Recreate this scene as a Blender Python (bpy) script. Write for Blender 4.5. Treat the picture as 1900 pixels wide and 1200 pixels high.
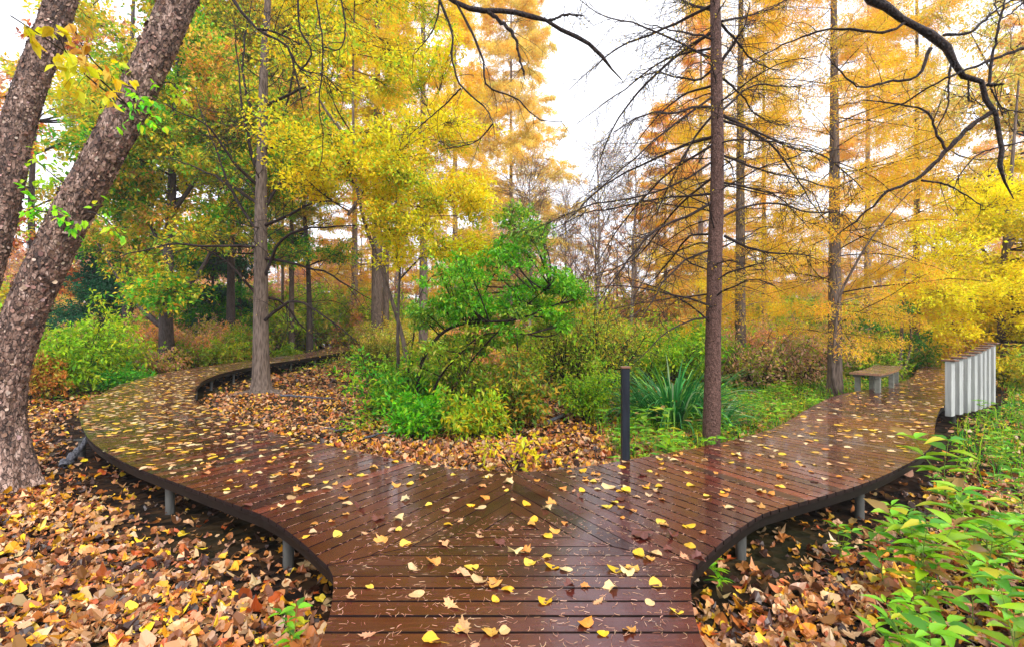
import bpy, math
import numpy as np
from mathutils import Vector
for o in list(bpy.data.objects): bpy.data.objects.remove(o)
C = bpy.context.scene.collection
SC = bpy.context.scene
R = math.radians
CAMZ = 1.58
# ------------------------------------------------------------------ camera, sky, sun, exposure
cam = bpy.data.cameras.new('camera'); cam.lens = 18.0; cam.sensor_width = 36.0; cam.clip_end = 2000; cam.clip_start = 0.05
co = bpy.data.objects.new('camera', cam); C.objects.link(co); co.location = (0, 0, CAMZ); co.rotation_euler = (R(90), 0, 0)
SC.camera = co
SUN_EL, SUN_AZ = 42.0, 155.0          # azimuth from +Y (view direction) towards +X
W = bpy.data.worlds.new("World"); SC.world = W; W.use_nodes = True
nt = W.node_tree; nt.nodes.clear()
sky = nt.nodes.new('ShaderNodeTexSky'); sky.sky_type = 'NISHITA'; sky.sun_disc = False
sky.sun_elevation = R(SUN_EL); sky.sun_rotation = R(SUN_AZ); sky.dust_density = 4.0; sky.air_density = 1.0
hs = nt.nodes.new('ShaderNodeHueSaturation'); hs.inputs['Saturation'].default_value = 0.08
mixw = nt.nodes.new('ShaderNodeMixRGB'); mixw.inputs[0].default_value = 0.55
mixw.inputs[2].default_value = (13.6, 13.9, 15.4, 1)       # the even cloud layer
bg = nt.nodes.new('ShaderNodeBackground'); bg.inputs['Strength'].default_value = 0.10
wo = nt.nodes.new('ShaderNodeOutputWorld')
nt.links.new(sky.outputs[0], hs.inputs['Color']); nt.links.new(hs.outputs[0], mixw.inputs[1])
nt.links.new(mixw.outputs[0], bg.inputs[0]); nt.links.new(bg.outputs[0], wo.inputs[0])
sl = bpy.data.lights.new('sun', 'SUN'); sl.energy = 1.5; sl.angle = R(20); sl.color = (1, .97, .92)
so = bpy.data.objects.new('sun', sl); C.objects.link(so)
so.rotation_euler = Vector((math.sin(R(SUN_AZ))*math.cos(R(SUN_EL)), math.cos(R(SUN_AZ))*math.cos(R(SUN_EL)), math.sin(R(SUN_EL)))).to_track_quat('Z', 'Y').to_euler()
SC.view_settings.view_transform = 'Standard'; SC.view_settings.look = 'None'
SC.view_settings.exposure = 1.05; SC.view_settings.gamma = 1.0
SC.cycles.use_denoising = True
SC.cycles.max_bounces = 12; SC.cycles.diffuse_bounces = 5; SC.cycles.glossy_bounces = 3; SC.cycles.transmission_bounces = 9
SC.cycles.sample_clamp_indirect = 6.0

# ------------------------------------------------------------------ helpers
def P(px, py, d):
    """photo pixel (1900 wide, horizon row 600) at distance d along the view -> world point"""
    return np.array([(px-950.0)/950.0*d, d, CAMZ-(py-600.0)/950.0*d])
def PP(lst, d=None):
    return np.array([P(a[0], a[1], a[2] if len(a) > 2 else d) for a in lst])
_rw = np.random.default_rng(5)
_wk = _rw.normal(0, 1, (10, 3)); _wp = _rw.uniform(0, 6.28, 10)
def wob(p, f):
    """smooth noise of points, about -1..1"""
    s = 0
    for i in range(10):
        s = s + np.sin(p @ (_wk[i]*f*(1+.25*i)) + _wp[i])
    return s/4.5
def gh(x, y):
    x = np.asarray(x, float); y = np.asarray(y, float)
    p = np.stack([x, y, 0*x], -1)
    far = np.clip((np.hypot(x, y)-14)/30, 0, 1)
    return -0.45 + .035*wob(p, .55) + .018*wob(p, 1.7) + far*.14*wob(p, .12)
def norm(v): return v/np.maximum(np.linalg.norm(v, axis=-1, keepdims=True), 1e-9)

class MB:
    """collects vertex/face/colour arrays, then links them as ONE mesh object"""
    def __init__(s): s.v = []; s.f = []; s.c = []; s.uv = []; s.n = 0; s.sm = []
    def add(s, v, f, c=None, smooth=False, uv=None):
        v = np.asarray(v, np.float32).reshape(-1, 3); f = np.asarray(f, np.int64)
        if len(f) == 0: return s
        s.v.append(v); s.f.append(f+s.n); s.n += len(v); s.sm.append(smooth)
        if c is None: c = np.ones((len(v), 3), np.float32)*.5
        s.c.append(np.broadcast_to(np.asarray(c, np.float32), (len(v), 3)))
        s.uv.append(None if uv is None else np.asarray(uv, np.float32))
        return s
    def mesh(s, name, mat, cols=True):
        me = bpy.data.meshes.new(name)
        if not s.v: return me
        v = np.concatenate(s.v); me.vertices.add(len(v)); me.vertices.foreach_set('co', v.ravel())
        loops = np.concatenate([f.ravel() for f in s.f]); tot = np.concatenate([np.full(len(f), f.shape[1]) for f in s.f])
        me.loops.add(len(loops)); me.loops.foreach_set('vertex_index', loops.astype(np.int32))
        me.polygons.add(len(tot)); st = np.concatenate([[0], np.cumsum(tot)[:-1]])
        me.polygons.foreach_set('loop_start', st.astype(np.int32)); me.polygons.foreach_set('loop_total', tot.astype(np.int32))
        sm = np.concatenate([np.full(len(f), b) for f, b in zip(s.f, s.sm)]); me.polygons.foreach_set('use_smooth', sm)
        if cols:
            a = me.color_attributes.new('Col', 'FLOAT_COLOR', 'POINT'); c = np.concatenate(s.c)
            a.data.foreach_set('color', np.concatenate([c, np.ones((len(c), 1), np.float32)], 1).ravel())
        if any(u is not None for u in s.uv):
            ul = me.uv_layers.new(name='UVMap'); uvs = []
            for f, u, v0 in zip(s.f, s.uv, s.v):
                uvs.append(np.zeros((f.size, 2), np.float32) if u is None else u.reshape(-1, 2))
            ul.data.foreach_set('uv', np.concatenate(uvs).ravel())
        me.materials.append(mat); me.update(calc_edges=True); me.validate()
        return me
    def build(s, name, mat, parent=None, loc=(0, 0, 0), cols=True):
        if parent is not None: loc = (0, 0, 0)
        o = bpy.data.objects.new(name, s.mesh(name, mat, cols)); C.objects.link(o); o.location = loc
        if parent is not None: o.parent = parent
        return o
    def shift(s, d):
        s.v = [v-np.asarray(d, np.float32) for v in s.v]; return s

def tag(o, label=None, cat=None, group=None, kind=None):
    if label: o['label'] = label
    if cat: o['category'] = cat
    if group: o['group'] = group
    if kind: o['kind'] = kind
    return o
def empty(name, loc, label, cat, group=None):
    o = bpy.data.objects.new(name, None); C.objects.link(o); o.location = tuple(float(a) for a in loc); o.empty_display_size = .2
    return tag(o, label, cat, group)
def copy_tree(o, loc, rz=0, sc=1.0, label=None, group=None):
    r = o.copy(); C.objects.link(r); r.location = tuple(float(a) for a in loc); r.rotation_euler = (0, 0, rz); r.scale = (sc,)*3 if np.isscalar(sc) else sc
    for ch in list(o.children):
        c = ch.copy(); C.objects.link(c); c.parent = r
    if label: r['label'] = label
    if group: r['group'] = group
    return r

def tubes(pts, rad, sides=6):
    pts = np.asarray(pts, float); rad = np.asarray(rad, float)
    if pts.ndim == 2: pts = pts[None]; rad = rad[None]
    B, N, _ = pts.shape
    t = np.gradient(pts, axis=1); t = norm(t)
    m = norm(pts[:, -1]-pts[:, 0]); ref = np.where(np.abs(m[:, 2:3]) > .8, np.array([[1., 0, 0]]), np.array([[0, 0, 1.]]))
    u0 = norm(np.cross(m, ref))[:, None, :]
    u = norm(u0-(u0*t).sum(-1, keepdims=True)*t); w = np.cross(t, u)
    a = np.arange(sides)/sides*2*np.pi
    v = pts[:, :, None]+rad[:, :, None, None]*(u[:, :, None]*np.cos(a)[None, None, :, None]+w[:, :, None]*np.sin(a)[None, None, :, None])
    idx = np.arange(B*N*sides).reshape(B, N, sides); nx = np.roll(idx, -1, 2)
    f = np.stack([idx[:, :-1], nx[:, :-1], nx[:, 1:], idx[:, 1:]], -1).reshape(-1, 4)
    return v.reshape(-1, 3), f
def smooth_line(p, n):
    """Catmull-Rom through points, resampled evenly to n"""
    p = np.asarray(p, float); q = np.vstack([2*p[0]-p[1], p, 2*p[-1]-p[-2]]); out = []
    for i in range(len(p)-1):
        t = np.linspace(0, 1, 24, endpoint=False)[:, None]; a, b, c, d = q[i:i+4]
        out.append(.5*((2*b)+(-a+c)*t+(2*a-5*b+4*c-d)*t**2+(-a+3*b-3*c+d)*t**3))
    out = np.vstack(out+[p[-1:]]); s = np.concatenate([[0], np.cumsum(np.linalg.norm(np.diff(out, axis=0), axis=1))])
    u = np.linspace(0, s[-1], n); return np.stack([np.interp(u, s, out[:, k]) for k in range(out.shape[1])], -1)
def lerp_line(pts, t):
    """pts (B,N,3), t (B,K) in 0..1 -> positions, tangents, index fractions"""
    B, N, _ = pts.shape; x = t*(N-1); i = np.clip(x.astype(int), 0, N-2); f = (x-i)[..., None]; b = np.arange(B)[:, None]
    a = pts[b, i]; c = pts[b, i+1]; return a*(1-f)+c*f, norm(c-a)

def grow(rng, pts, rad, n, t0, t1, ang, L, N=6, wander=.12, grav=0., flat=False, rr=.55, rmin=.002, up=0., jit=.25, rk=.012):
    """children of every parent polyline. L: function of t -> length"""
    B = len(pts); t = (np.arange(n)+rng.uniform(0, 1, (B, n)))/n*(t1-t0)+t0
    p, tan = lerp_line(pts, t); r, _ = lerp_line(np.repeat(rad[..., None], 3, -1), t); r = r[..., 0]
    if flat:
        side = norm(np.cross(tan, np.array([0, 0, 1.]))+1e-6); sg = np.where(rng.uniform(size=(B, n, 1)) < .5, -1, 1)
        perp = side*sg+np.array([0, 0, 1.])*rng.normal(0, .25, (B, n, 1)); perp = norm(perp)
    else:
        q = rng.normal(size=(B, n, 3)); perp = norm(q-(q*tan).sum(-1, keepdims=True)*tan)
    a = np.radians(rng.normal(ang, ang*.18, (B, n, 1)))
    d = norm(np.cos(a)*tan+np.sin(a)*perp+np.array([0, 0, up]))
    ln = L(t)*rng.uniform(1-jit, 1+jit, (B, n))
    d = d.reshape(-1, 3); p = p.reshape(-1, 3); ln = ln.reshape(-1, 1); out = [p]; st = ln/(N-1)
    for k in range(N-1):
        d = norm(d+rng.normal(0, wander, d.shape)+np.array([0, 0, -grav])); out.append(out[-1]+d*st)
    out = np.stack(out, 1); r0 = np.maximum(np.minimum(r.reshape(-1)*rr, ln[:, 0]*rk+.001), rmin)
    return out, r0[:, None]*np.linspace(1, .3, N)[None]

def pal(rng, n, items, j=.12, hj=.06):
    w = np.array([i[0] for i in items], float); c = np.array([i[1] for i in items], float)
    k = rng.choice(len(items), n, p=w/w.sum()); out = c[k]*rng.normal(1, j, (n, 1))*rng.normal(1, hj, (n, 3)); return np.clip(out, .003, .95)

# leaf templates: x = width, y = along the leaf (0..1), z = normal
def tmpl_rhomb(w=.5, fold=.12):
    return np.array([[0, 0, 0], [w/2, .45, fold], [0, 1, 0], [-w/2, .45, fold]], float), np.array([[0, 1, 2], [0, 2, 3]])
def tmpl_oval(w=.62, fold=.08, bend=.15):
    ys = [0, .16, .4, .7, 1]; ws = [.0, .72, 1, .6, 0]; v = []; 
    for y, q in zip(ys, ws): v += [[-w/2*q, y, fold*q-bend*y*y], [0, y, -bend*y*y], [w/2*q, y, fold*q-bend*y*y]]
    f = []
    for i in range(4):
        a = i*3; f += [[a, a+1, a+4, a+3], [a+1, a+2, a+5, a+4]]
    f = np.array(f); return np.array(v), np.concatenate([f[:, :3], f[:, [0, 2, 3]]])
def tmpl_lobed(rng, kind='maple', curl=.25):
    if kind == 'maple':
        an = [-90, -62, -40, -20, 8, 28, 42, 60, 72, 90, 108, 120, 138, 152, 172, 200, 220, 242]; ra = [.25, .4, .5, .42, .53, .46, .6, .46, .54, .68, .54, .46, .6, .46, .53, .42, .5, .4]
    elif kind == 'oak':
        an = [-90, -55, -35, -5, 20, 35, 52, 66, 80, 90, 100, 114, 128, 145, 160, 185, 215, 235]; ra = [.5, .3, .18, .34, .2, .4, .3, .5, .45, .62, .45, .5, .3, .4, .2, .34, .18, .3]
    else:
        an = list(np.linspace(-90, 245, 14)); ra = [.5, .42, .4, .4, .42, .48, .55, .62, .55, .48, .42, .4, .4, .42]
    a = np.radians(an); r = np.array(ra)*rng.uniform(.88, 1.1, len(ra)); x = np.cos(a)*r; y = np.sin(a)*r
    k1, k2, k3 = rng.normal(0, curl, 3); z = k1*x*x*2+k2*y*y*2+k3*x*y*2+rng.normal(0, curl*.13, len(x)); c = np.array([[0, -.02, -.03]])
    v = np.vstack([c, np.stack([x, y+.0, z], 1)]); n = len(a); f = [[0, i+1, (i+1) % n+1] for i in range(n)]
    return v, np.array(f)
def frames(dirs, ups):
    y = norm(dirs); x = norm(np.cross(y, ups)); z = np.cross(x, y); return np.stack([x, y, z], -1)
def rand_frames(rng, n, tilt=.4):
    a = rng.uniform(0, 6.283, n); up = norm(np.stack([rng.normal(0, tilt, n), rng.normal(0, tilt, n), np.ones(n)], -1))
    d = np.stack([np.cos(a), np.sin(a), 0*a], -1); d = norm(d-(d*up).sum(-1, keepdims=True)*up); return frames(d, up)
def scatter(mb, tm, pos, fr, sc, col, smooth=False):
    v, f = tm; k = len(pos)
    if k == 0: return
    sc = np.broadcast_to(np.asarray(sc, float), (k,)); V = np.einsum('kij,nj->kni', fr, v)*sc[:, None, None]+pos[:, None]
    F = f[None]+(np.arange(k)*len(v))[:, None, None]
    mb.add(V.reshape(-1, 3), F.reshape(-1, f.shape[1]), np.repeat(col, len(v), 0), smooth)
def leaves_on(rng, mb, pts, per, size, palette, tm=None, t0=.15, spread=.04, droop=.3, tilt=.5, szj=.3, colfn=None, along=.6):
    B = len(pts); t = rng.uniform(t0, 1, (B, per)); p, tan = lerp_line(pts, t); p = p.reshape(-1, 3)+rng.normal(0, spread, (B*per, 3)); tan = tan.reshape(-1, 3); n = len(p)
    d = norm(tan*along+rng.normal(0, .6, (n, 3))+np.array([0, 0, -droop])); up = norm(np.array([0, 0, 1.])+rng.normal(0, tilt, (n, 3)))
    col = pal(rng, n, palette)
    q_ = wob(p, 1.6)[:, None]; col = np.clip(col*(1+.2*q_)*(1+np.array([[.12, 0, -.1]])*wob(p+9, .9)[:, None]), .004, .97)
    if colfn is not None: col = colfn(p, col)
    scatter(mb, tm or tmpl_rhomb(), p, frames(d, up), size*rng.uniform(1-szj, 1+szj, n), col)

# ------------------------------------------------------------------ materials
def newmat(name):
    m = bpy.data.materials.new(name); m.use_nodes = True; n = m.node_tree.nodes; n.clear(); out = n.new('ShaderNodeOutputMaterial'); b = n.new('ShaderNodeBsdfPrincipled')
    m.node_tree.links.new(b.outputs[0], out.inputs[0]); return m, m.node_tree, b, out
def N(t, typ, **kw):
    n = t.nodes.new(typ)
    for k, v in kw.items():
        if k in n.inputs: n.inputs[k].default_value = v
        else: setattr(n, k, v)
    return n
def ramp(t, stops, fac=None):
    r = t.nodes.new('ShaderNodeValToRGB'); e = r.color_ramp.elements
    while len(e) < len(stops): e.new(.5)
    for x, (p, c) in zip(e, stops): x.position = p; x.color = (*c, 1)
    if fac is not None: t.links.new(fac, r.inputs[0])
    return r
def mat_leaf(name, rough=.5, trans=.4, objcol=False, spec=.35, gain=1.0):
    m, t, b, out = newmat(name)
    a = N(t, 'ShaderNodeObjectInfo') if objcol else N(t, 'ShaderNodeAttribute', attribute_name='Col')
    c = a.outputs['Color']
    if objcol:      # blotches and a paler midrib zone on single leaves
        tc = N(t, 'ShaderNodeTexCoord'); nz = N(t, 'ShaderNodeTexNoise', Scale=28.0, Detail=3.0); t.links.new(tc.outputs['Object'], nz.inputs['Vector'])
        r = ramp(t, [(.35, (.62, .5, .4)), (.55, (1, 1, 1))], nz.outputs[0]); mx = N(t, 'ShaderNodeMixRGB', blend_type='MULTIPLY'); mx.inputs[0].default_value = .8
        t.links.new(c, mx.inputs[1]); t.links.new(r.outputs[0], mx.inputs[2]); c = mx.outputs[0]
    t.links.new(c, b.inputs['Base Color']); b.inputs['Roughness'].default_value = rough; b.inputs['Specular IOR Level'].default_value = spec
    tr = N(t, 'ShaderNodeBsdfTranslucent'); t.links.new(c, tr.inputs[0]); mx = N(t, 'ShaderNodeMixShader'); mx.inputs[0].default_value = trans
    t.links.new(b.outputs[0], mx.inputs[1]); t.links.new(tr.outputs[0], mx.inputs[2]); t.links.new(mx.outputs[0], out.inputs[0]); return m
def mat_bark(name, c1, c2, c3, scale=6, stretch=.18, bump=.6, rough=.8, moss=None):
    m, t, b, out = newmat(name); tc = N(t, 'ShaderNodeTexCoord'); mp = N(t, 'ShaderNodeMapping'); mp.inputs['Scale'].default_value = (1, 1, stretch)
    t.links.new(tc.outputs['Object'], mp.inputs[0]); nz = N(t, 'ShaderNodeTexNoise', Scale=float(scale), Detail=8.0, Roughness=.7); t.links.new(mp.outputs[0], nz.inputs['Vector'])
    vo = N(t, 'ShaderNodeTexVoronoi', Scale=float(scale*2.2)); t.links.new(mp.outputs[0], vo.inputs['Vector'])
    mx = N(t, 'ShaderNodeMath', operation='MULTIPLY_ADD'); t.links.new(vo.outputs['Distance'], mx.inputs[0]); mx.inputs[1].default_value = .45; t.links.new(nz.outputs[0], mx.inputs[2])
    r = ramp(t, [(.42, c1), (.62, c2), (.86, c3)], mx.outputs[0]); col = r.outputs[0]
    if moss:
        n2 = N(t, 'ShaderNodeTexNoise', Scale=2.3, Detail=5.0); t.links.new(tc.outputs['Object'], n2.inputs['Vector']); r2 = ramp(t, [(.5, (0, 0, 0)), (.7, (1, 1, 1))], n2.outputs[0])
        m2 = N(t, 'ShaderNodeMixRGB'); t.links.new(r2.outputs[0], m2.inputs[0]); t.links.new(col, m2.inputs[1]); m2.inputs[2].default_value = (*moss, 1); col = m2.outputs[0]
    t.links.new(col, b.inputs['Base Color']); b.inputs['Roughness'].default_value = rough; b.inputs['Specular IOR Level'].default_value = .22
    bp = N(t, 'ShaderNodeBump', Strength=bump, Distance=.03); t.links.new(mx.outputs[0], bp.inputs['Height']); t.links.new(bp.outputs[0], b.inputs['Normal']); return m
def mat_plain(name, c, rough=.6, c2=None, scale=20, bump=.0, metallic=0., stretch=(1, 1, 1)):
    m, t, b, out = newmat(name); tc = N(t, 'ShaderNodeTexCoord'); mp = N(t, 'ShaderNodeMapping'); mp.inputs['Scale'].default_value = stretch; t.links.new(tc.outputs['Object'], mp.inputs[0])
    nz = N(t, 'ShaderNodeTexNoise', Scale=float(scale), Detail=6.0); t.links.new(mp.outputs[0], nz.inputs['Vector'])
    r = ramp(t, [(.3, c), (.7, c2 or tuple(x*1.5 for x in c))], nz.outputs[0]); t.links.new(r.outputs[0], b.inputs['Base Color'])
    b.inputs['Roughness'].default_value = rough; b.inputs['Metallic'].default_value = metallic; b.inputs['Specular IOR Level'].default_value = .2
    if bump:
        bp = N(t, 'ShaderNodeBump', Strength=bump, Distance=.01); t.links.new(nz.outputs[0], bp.inputs['Height']); t.links.new(bp.outputs[0], b.inputs['Normal'])
    return m
M = {}
M['leaf'] = mat_leaf('leaf_live', .45, .5)
M['needle'] = mat_leaf('leaf_needle', .6, .52, spec=.2)
M['litter'] = mat_leaf('leaf_litter', .38, .12, spec=.5)
M['fallen'] = mat_leaf('leaf_fallen', .35, .1, objcol=True, spec=.5)
M['green'] = mat_leaf('leaf_green', .38, .35, spec=.45)
def mat_birch():
    m, t, b, out = newmat('bark_river_birch'); tc = N(t, 'ShaderNodeTexCoord'); mp = N(t, 'ShaderNodeMapping'); mp.inputs['Scale'].default_value = (1, 1, .42); t.links.new(tc.outputs['Object'], mp.inputs[0])
    wn = N(t, 'ShaderNodeTexNoise', Scale=7.0, Detail=5.0); t.links.new(mp.outputs[0], wn.inputs['Vector']); av = N(t, 'ShaderNodeMixRGB'); av.inputs[0].default_value = .12; t.links.new(mp.outputs[0], av.inputs[1]); t.links.new(wn.outputs['Color'], av.inputs[2])
    vo = N(t, 'ShaderNodeTexVoronoi', feature='DISTANCE_TO_EDGE', Scale=30.0); t.links.new(av.outputs[0], vo.inputs['Vector']); vc = N(t, 'ShaderNodeTexVoronoi', Scale=30.0); t.links.new(av.outputs[0], vc.inputs['Vector'])
    nz = N(t, 'ShaderNodeTexNoise', Scale=38.0, Detail=8.0, Roughness=.75); t.links.new(mp.outputs[0], nz.inputs['Vector'])
    mx0 = N(t, 'ShaderNodeMixRGB'); mx0.inputs[0].default_value = .65; t.links.new(vc.outputs['Color'], mx0.inputs[1]); t.links.new(nz.outputs[0], mx0.inputs[2])
    big = N(t, 'ShaderNodeTexNoise', Scale=4.5, Detail=6.0, Roughness=.7); t.links.new(mp.outputs[0], big.inputs['Vector']); mx = N(t, 'ShaderNodeMixRGB'); mx.inputs[0].default_value = .5; t.links.new(mx0.outputs[0], mx.inputs[1]); t.links.new(big.outputs[0], mx.inputs[2])
    r = ramp(t, [(.36, (.022, .011, .008)), (.46, (.11, .06, .042)), (.54, (.25, .15, .11)), (.64, (.52, .37, .3))], mx.outputs[0])
    e = ramp(t, [(0, (.12, .1, .1)), (.07, (1, 1, 1))], vo.outputs['Distance']); mm = N(t, 'ShaderNodeMixRGB', blend_type='MULTIPLY'); mm.inputs[0].default_value = .9; t.links.new(r.outputs[0], mm.inputs[1]); t.links.new(e.outputs[0], mm.inputs[2])
    t.links.new(mm.outputs[0], b.inputs['Base Color']); b.inputs['Roughness'].default_value = .7
    bp = N(t, 'ShaderNodeBump', Strength=1.0, Distance=.03); t.links.new(e.outputs[0], bp.inputs['Height']); b2 = N(t, 'ShaderNodeBump', Strength=.8, Distance=.012); t.links.new(nz.outputs[0], b2.inputs['Height']); t.links.new(bp.outputs[0], b2.inputs['Normal']); t.links.new(b2.outputs[0], b.inputs['Normal']); return m
M['bark_birch'] = mat_birch()
M['flake'] = mat_leaf('bark_flake', .7, .05, spec=.3)
M['bark_grey'] = mat_bark('bark_grey', (.025, .018, .013), (.085, .06, .045), (.17, .125, .1), 14, .16, .9, .8)
M['bark_red'] = mat_bark('bark_tamarack', (.018, .008, .006), (.065, .03, .022), (.15, .08, .062), 30, .6, 1.0, .6)
M['bark_dark'] = mat_bark('bark_dark', (.012, .009, .008), (.04, .028, .024), (.075, .055, .048), 12, .3, .7, .6)
M['bark_wet'] = mat_bark('bark_wet', (.003, .0022, .0026), (.009, .006, .006), (.03, .014, .01), 22, .6, 1.0, .5)
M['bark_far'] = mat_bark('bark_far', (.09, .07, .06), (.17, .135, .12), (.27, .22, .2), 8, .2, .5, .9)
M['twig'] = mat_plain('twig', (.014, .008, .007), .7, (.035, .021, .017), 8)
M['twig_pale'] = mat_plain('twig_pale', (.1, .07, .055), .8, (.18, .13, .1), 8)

# ground
m, t, b, out = newmat('forest_soil'); tc = N(t, 'ShaderNodeTexCoord')
vo = N(t, 'ShaderNodeTexVoronoi', Scale=9.0); t.links.new(tc.outputs['Object'], vo.inputs['Vector'])
r1 = ramp(t, [(0, (.004, .003, .0025)), (.35, (.01, .006, .004)), (.6, (.028, .014, .008)), (.85, (.05, .026, .011)), (1, (.01, .007, .005))], vo.outputs['Color'])
n1 = N(t, 'ShaderNodeTexNoise', Scale=.22, Detail=4.0); t.links.new(tc.outputs['Object'], n1.inputs['Vector'])
r2 = ramp(t, [(.45, (0, 0, 0)), (.62, (.35, .35, .35))], n1.outputs[0]); m2 = N(t, 'ShaderNodeMixRGB'); t.links.new(r2.outputs[0], m2.inputs[0]); t.links.new(r1.outputs[0], m2.inputs[1]); m2.inputs[2].default_value = (.05, .055, .015, 1)
t.links.new(m2.outputs[0], b.inputs['Base Color']); b.inputs['Roughness'].default_value = .95; b.inputs['Specular IOR Level'].default_value = .08
bp = N(t, 'ShaderNodeBump', Strength=.8, Distance=.05); t.links.new(vo.outputs['Distance'], bp.inputs['Height']); t.links.new(bp.outputs[0], b.inputs['Normal']); M['soil'] = m
# wet boards
m, t, b, out = newmat('wet_boards'); uv = N(t, 'ShaderNodeUVMap'); at = N(t, 'ShaderNodeAttribute', attribute_name='Col')
mp = N(t, 'ShaderNodeMapping'); mp.inputs['Scale'].default_value = (1.2, 26, 1); t.links.new(uv.outputs[0], mp.inputs[0])
g = N(t, 'ShaderNodeTexNoise', Scale=2.2, Detail=7.0, Roughness=.65, Distortion=.6); t.links.new(mp.outputs[0], g.inputs['Vector'])
gr = ramp(t, [(.28, (.45, .4, .38)), (.5, (.95, .92, .9)), (.75, (1.5, 1.45, 1.4))], g.outputs[0])
mm = N(t, 'ShaderNodeMixRGB', blend_type='MULTIPLY'); mm.inputs[0].default_value = 1; t.links.new(at.outputs['Color'], mm.inputs[1]); t.links.new(gr.outputs[0], mm.inputs[2])
tc = N(t, 'ShaderNodeTexCoord'); wn = N(t, 'ShaderNodeTexNoise', Scale=2.6, Detail=5.0, Roughness=.6); t.links.new(tc.outputs['Object'], wn.inputs['Vector'])
rr_ = N(t, 'ShaderNodeMapRange'); rr_.inputs['From Min'].default_value = .38; rr_.inputs['From Max'].default_value = .62; rr_.inputs['To Min'].default_value = .04; rr_.inputs['To Max'].default_value = .24
t.links.new(wn.outputs[0], rr_.inputs['Value']); ad = N(t, 'ShaderNodeMath', operation='MULTIPLY_ADD'); t.links.new(g.outputs[0], ad.inputs[0]); ad.inputs[1].default_value = .16; t.links.new(rr_.outputs[0], ad.inputs[2])
t.links.new(mm.outputs[0], b.inputs['Base Color']); t.links.new(ad.outputs[0], b.inputs['Roughness']); b.inputs['Specular IOR Level'].default_value = .55; b.inputs['Coat Weight'].default_value = .42; b.inputs['Coat Roughness'].default_value = .07; b.inputs['Coat Tint'].default_value = (.93, .95, 1, 1)
bp = N(t, 'ShaderNodeBump', Strength=.35, Distance=.004); t.links.new(g.outputs[0], bp.inputs['Height'])
dn = N(t, 'ShaderNodeTexNoise', Scale=45.0, Detail=3.0); t.links.new(tc.outputs['Object'], dn.inputs['Vector']); bp2 = N(t, 'ShaderNodeBump', Strength=.16, Distance=.004); t.links.new(dn.outputs[0], bp2.inputs['Height']); t.links.new(bp.outputs[0], bp2.inputs['Normal'])
t.links.new(bp2.outputs[0], b.inputs['Normal']); M['boards'] = m
M['fascia'] = mat_plain('fascia_dark', (.004, .003, .003), .5, (.012, .009, .008), 6, .2, stretch=(1, 1, 4))
M['post'] = mat_plain('post_grey', (.05, .05, .048), .6, (.12, .12, .11), 14, .3, stretch=(1, 1, .2))
M['black_post'] = mat_plain('post_black', (.004, .005, .009), .45, (.012, .016, .024), 9, .3, stretch=(3, 3, .3))
M['slat_grey'] = mat_plain('slat_grey', (.27, .28, .265), .7, (.42, .43, .41), 12, .2, stretch=(2, 2, .15))
M['cap_brown'] = mat_plain('cap_brown', (.12, .055, .035), .4, (.2, .1, .06), 12, .2)
M['stone_leg'] = mat_plain('leg_grey', (.13, .135, .11), .7, (.22, .225, .19), 14, .2)
M['log'] = mat_bark('fallen_wood', (.012, .012, .015), (.045, .045, .055), (.12, .12, .14), 18, 1, .6, .5)
# ------------------------------------------------------------------ boardwalk geometry
PITCH = .145
left_c = smooth_line([(-.606, 4.40), (-1.12, 4.72), (-1.75, 5.13), (-2.63, 5.72), (-3.9, 6.6), (-5.08, 7.6), (-6.35, 8.95), (-7.28, 10.05), (-8.25, 11.6), (-9.2, 13.4), (-9.9, 15.3), (-10.35, 17.4), (-10.45, 20.0), (-10.3, 22.9), (-10.25, 25.9), (-10.3, 28.8), (-10.75, 31.8), (-11.9, 35.0), (-14.2, 38.6), (-17.5, 41.6), (-22, 44), (-28, 46)], 600)
right_c = smooth_line([(.606, 4.40), (1.12, 4.72), (1.7, 5.1), (2.3, 5.44), (3.05, 5.88), (3.83, 6.45), (4.55, 7.05), (5.2, 7.75), (5.92, 8.6), (6.62, 9.4), (7.65, 10.5), (8.75, 11.35), (10.0, 12.2), (11.3, 13.35), (12.6, 14.6), (14.1, 16.4), (16, 18.4), (18.5, 20.6), (22, 23.0), (27, 25.5)], 500)
def width_arm(s): return 1.84+(2.42-1.84)*np.clip(1-s/1.25, 0, 1)**1.6
def half_front(y): return np.interp(y, [-2, 1.6, 2.1, 2.5, 2.8, 3.0, 3.2, 3.35], [.9, .9, .905, .945, .995, 1.05, 1.12, 1.21])
def ribbon(c):
    s = np.concatenate([[0], np.cumsum(np.linalg.norm(np.diff(c, axis=0), axis=1))]); n = int(s[-1]/PITCH); u = np.arange(n+1)*PITCH
    q = np.stack([np.interp(u, s, c[:, 0]), np.interp(u, s, c[:, 1])], -1)
    t = norm(np.gradient(q, axis=0)); nn = np.stack([-t[:, 1], t[:, 0]], -1); h = width_arm(u)[:, None]/2; return q+nn*h, q-nn*h, q, u
LA, LB, LQ, LU = ribbon(left_c)      # A = left of travel (near edge for the left arm), B = right of travel
RA, RB, RQ, RU = ribbon(right_c)
tri_c = np.array([0, 4.05])
def rot(p, a):
    a = R(a); return (p-tri_c) @ np.array([[math.cos(a), math.sin(a)], [-math.sin(a), math.cos(a)]])+tri_c
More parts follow.
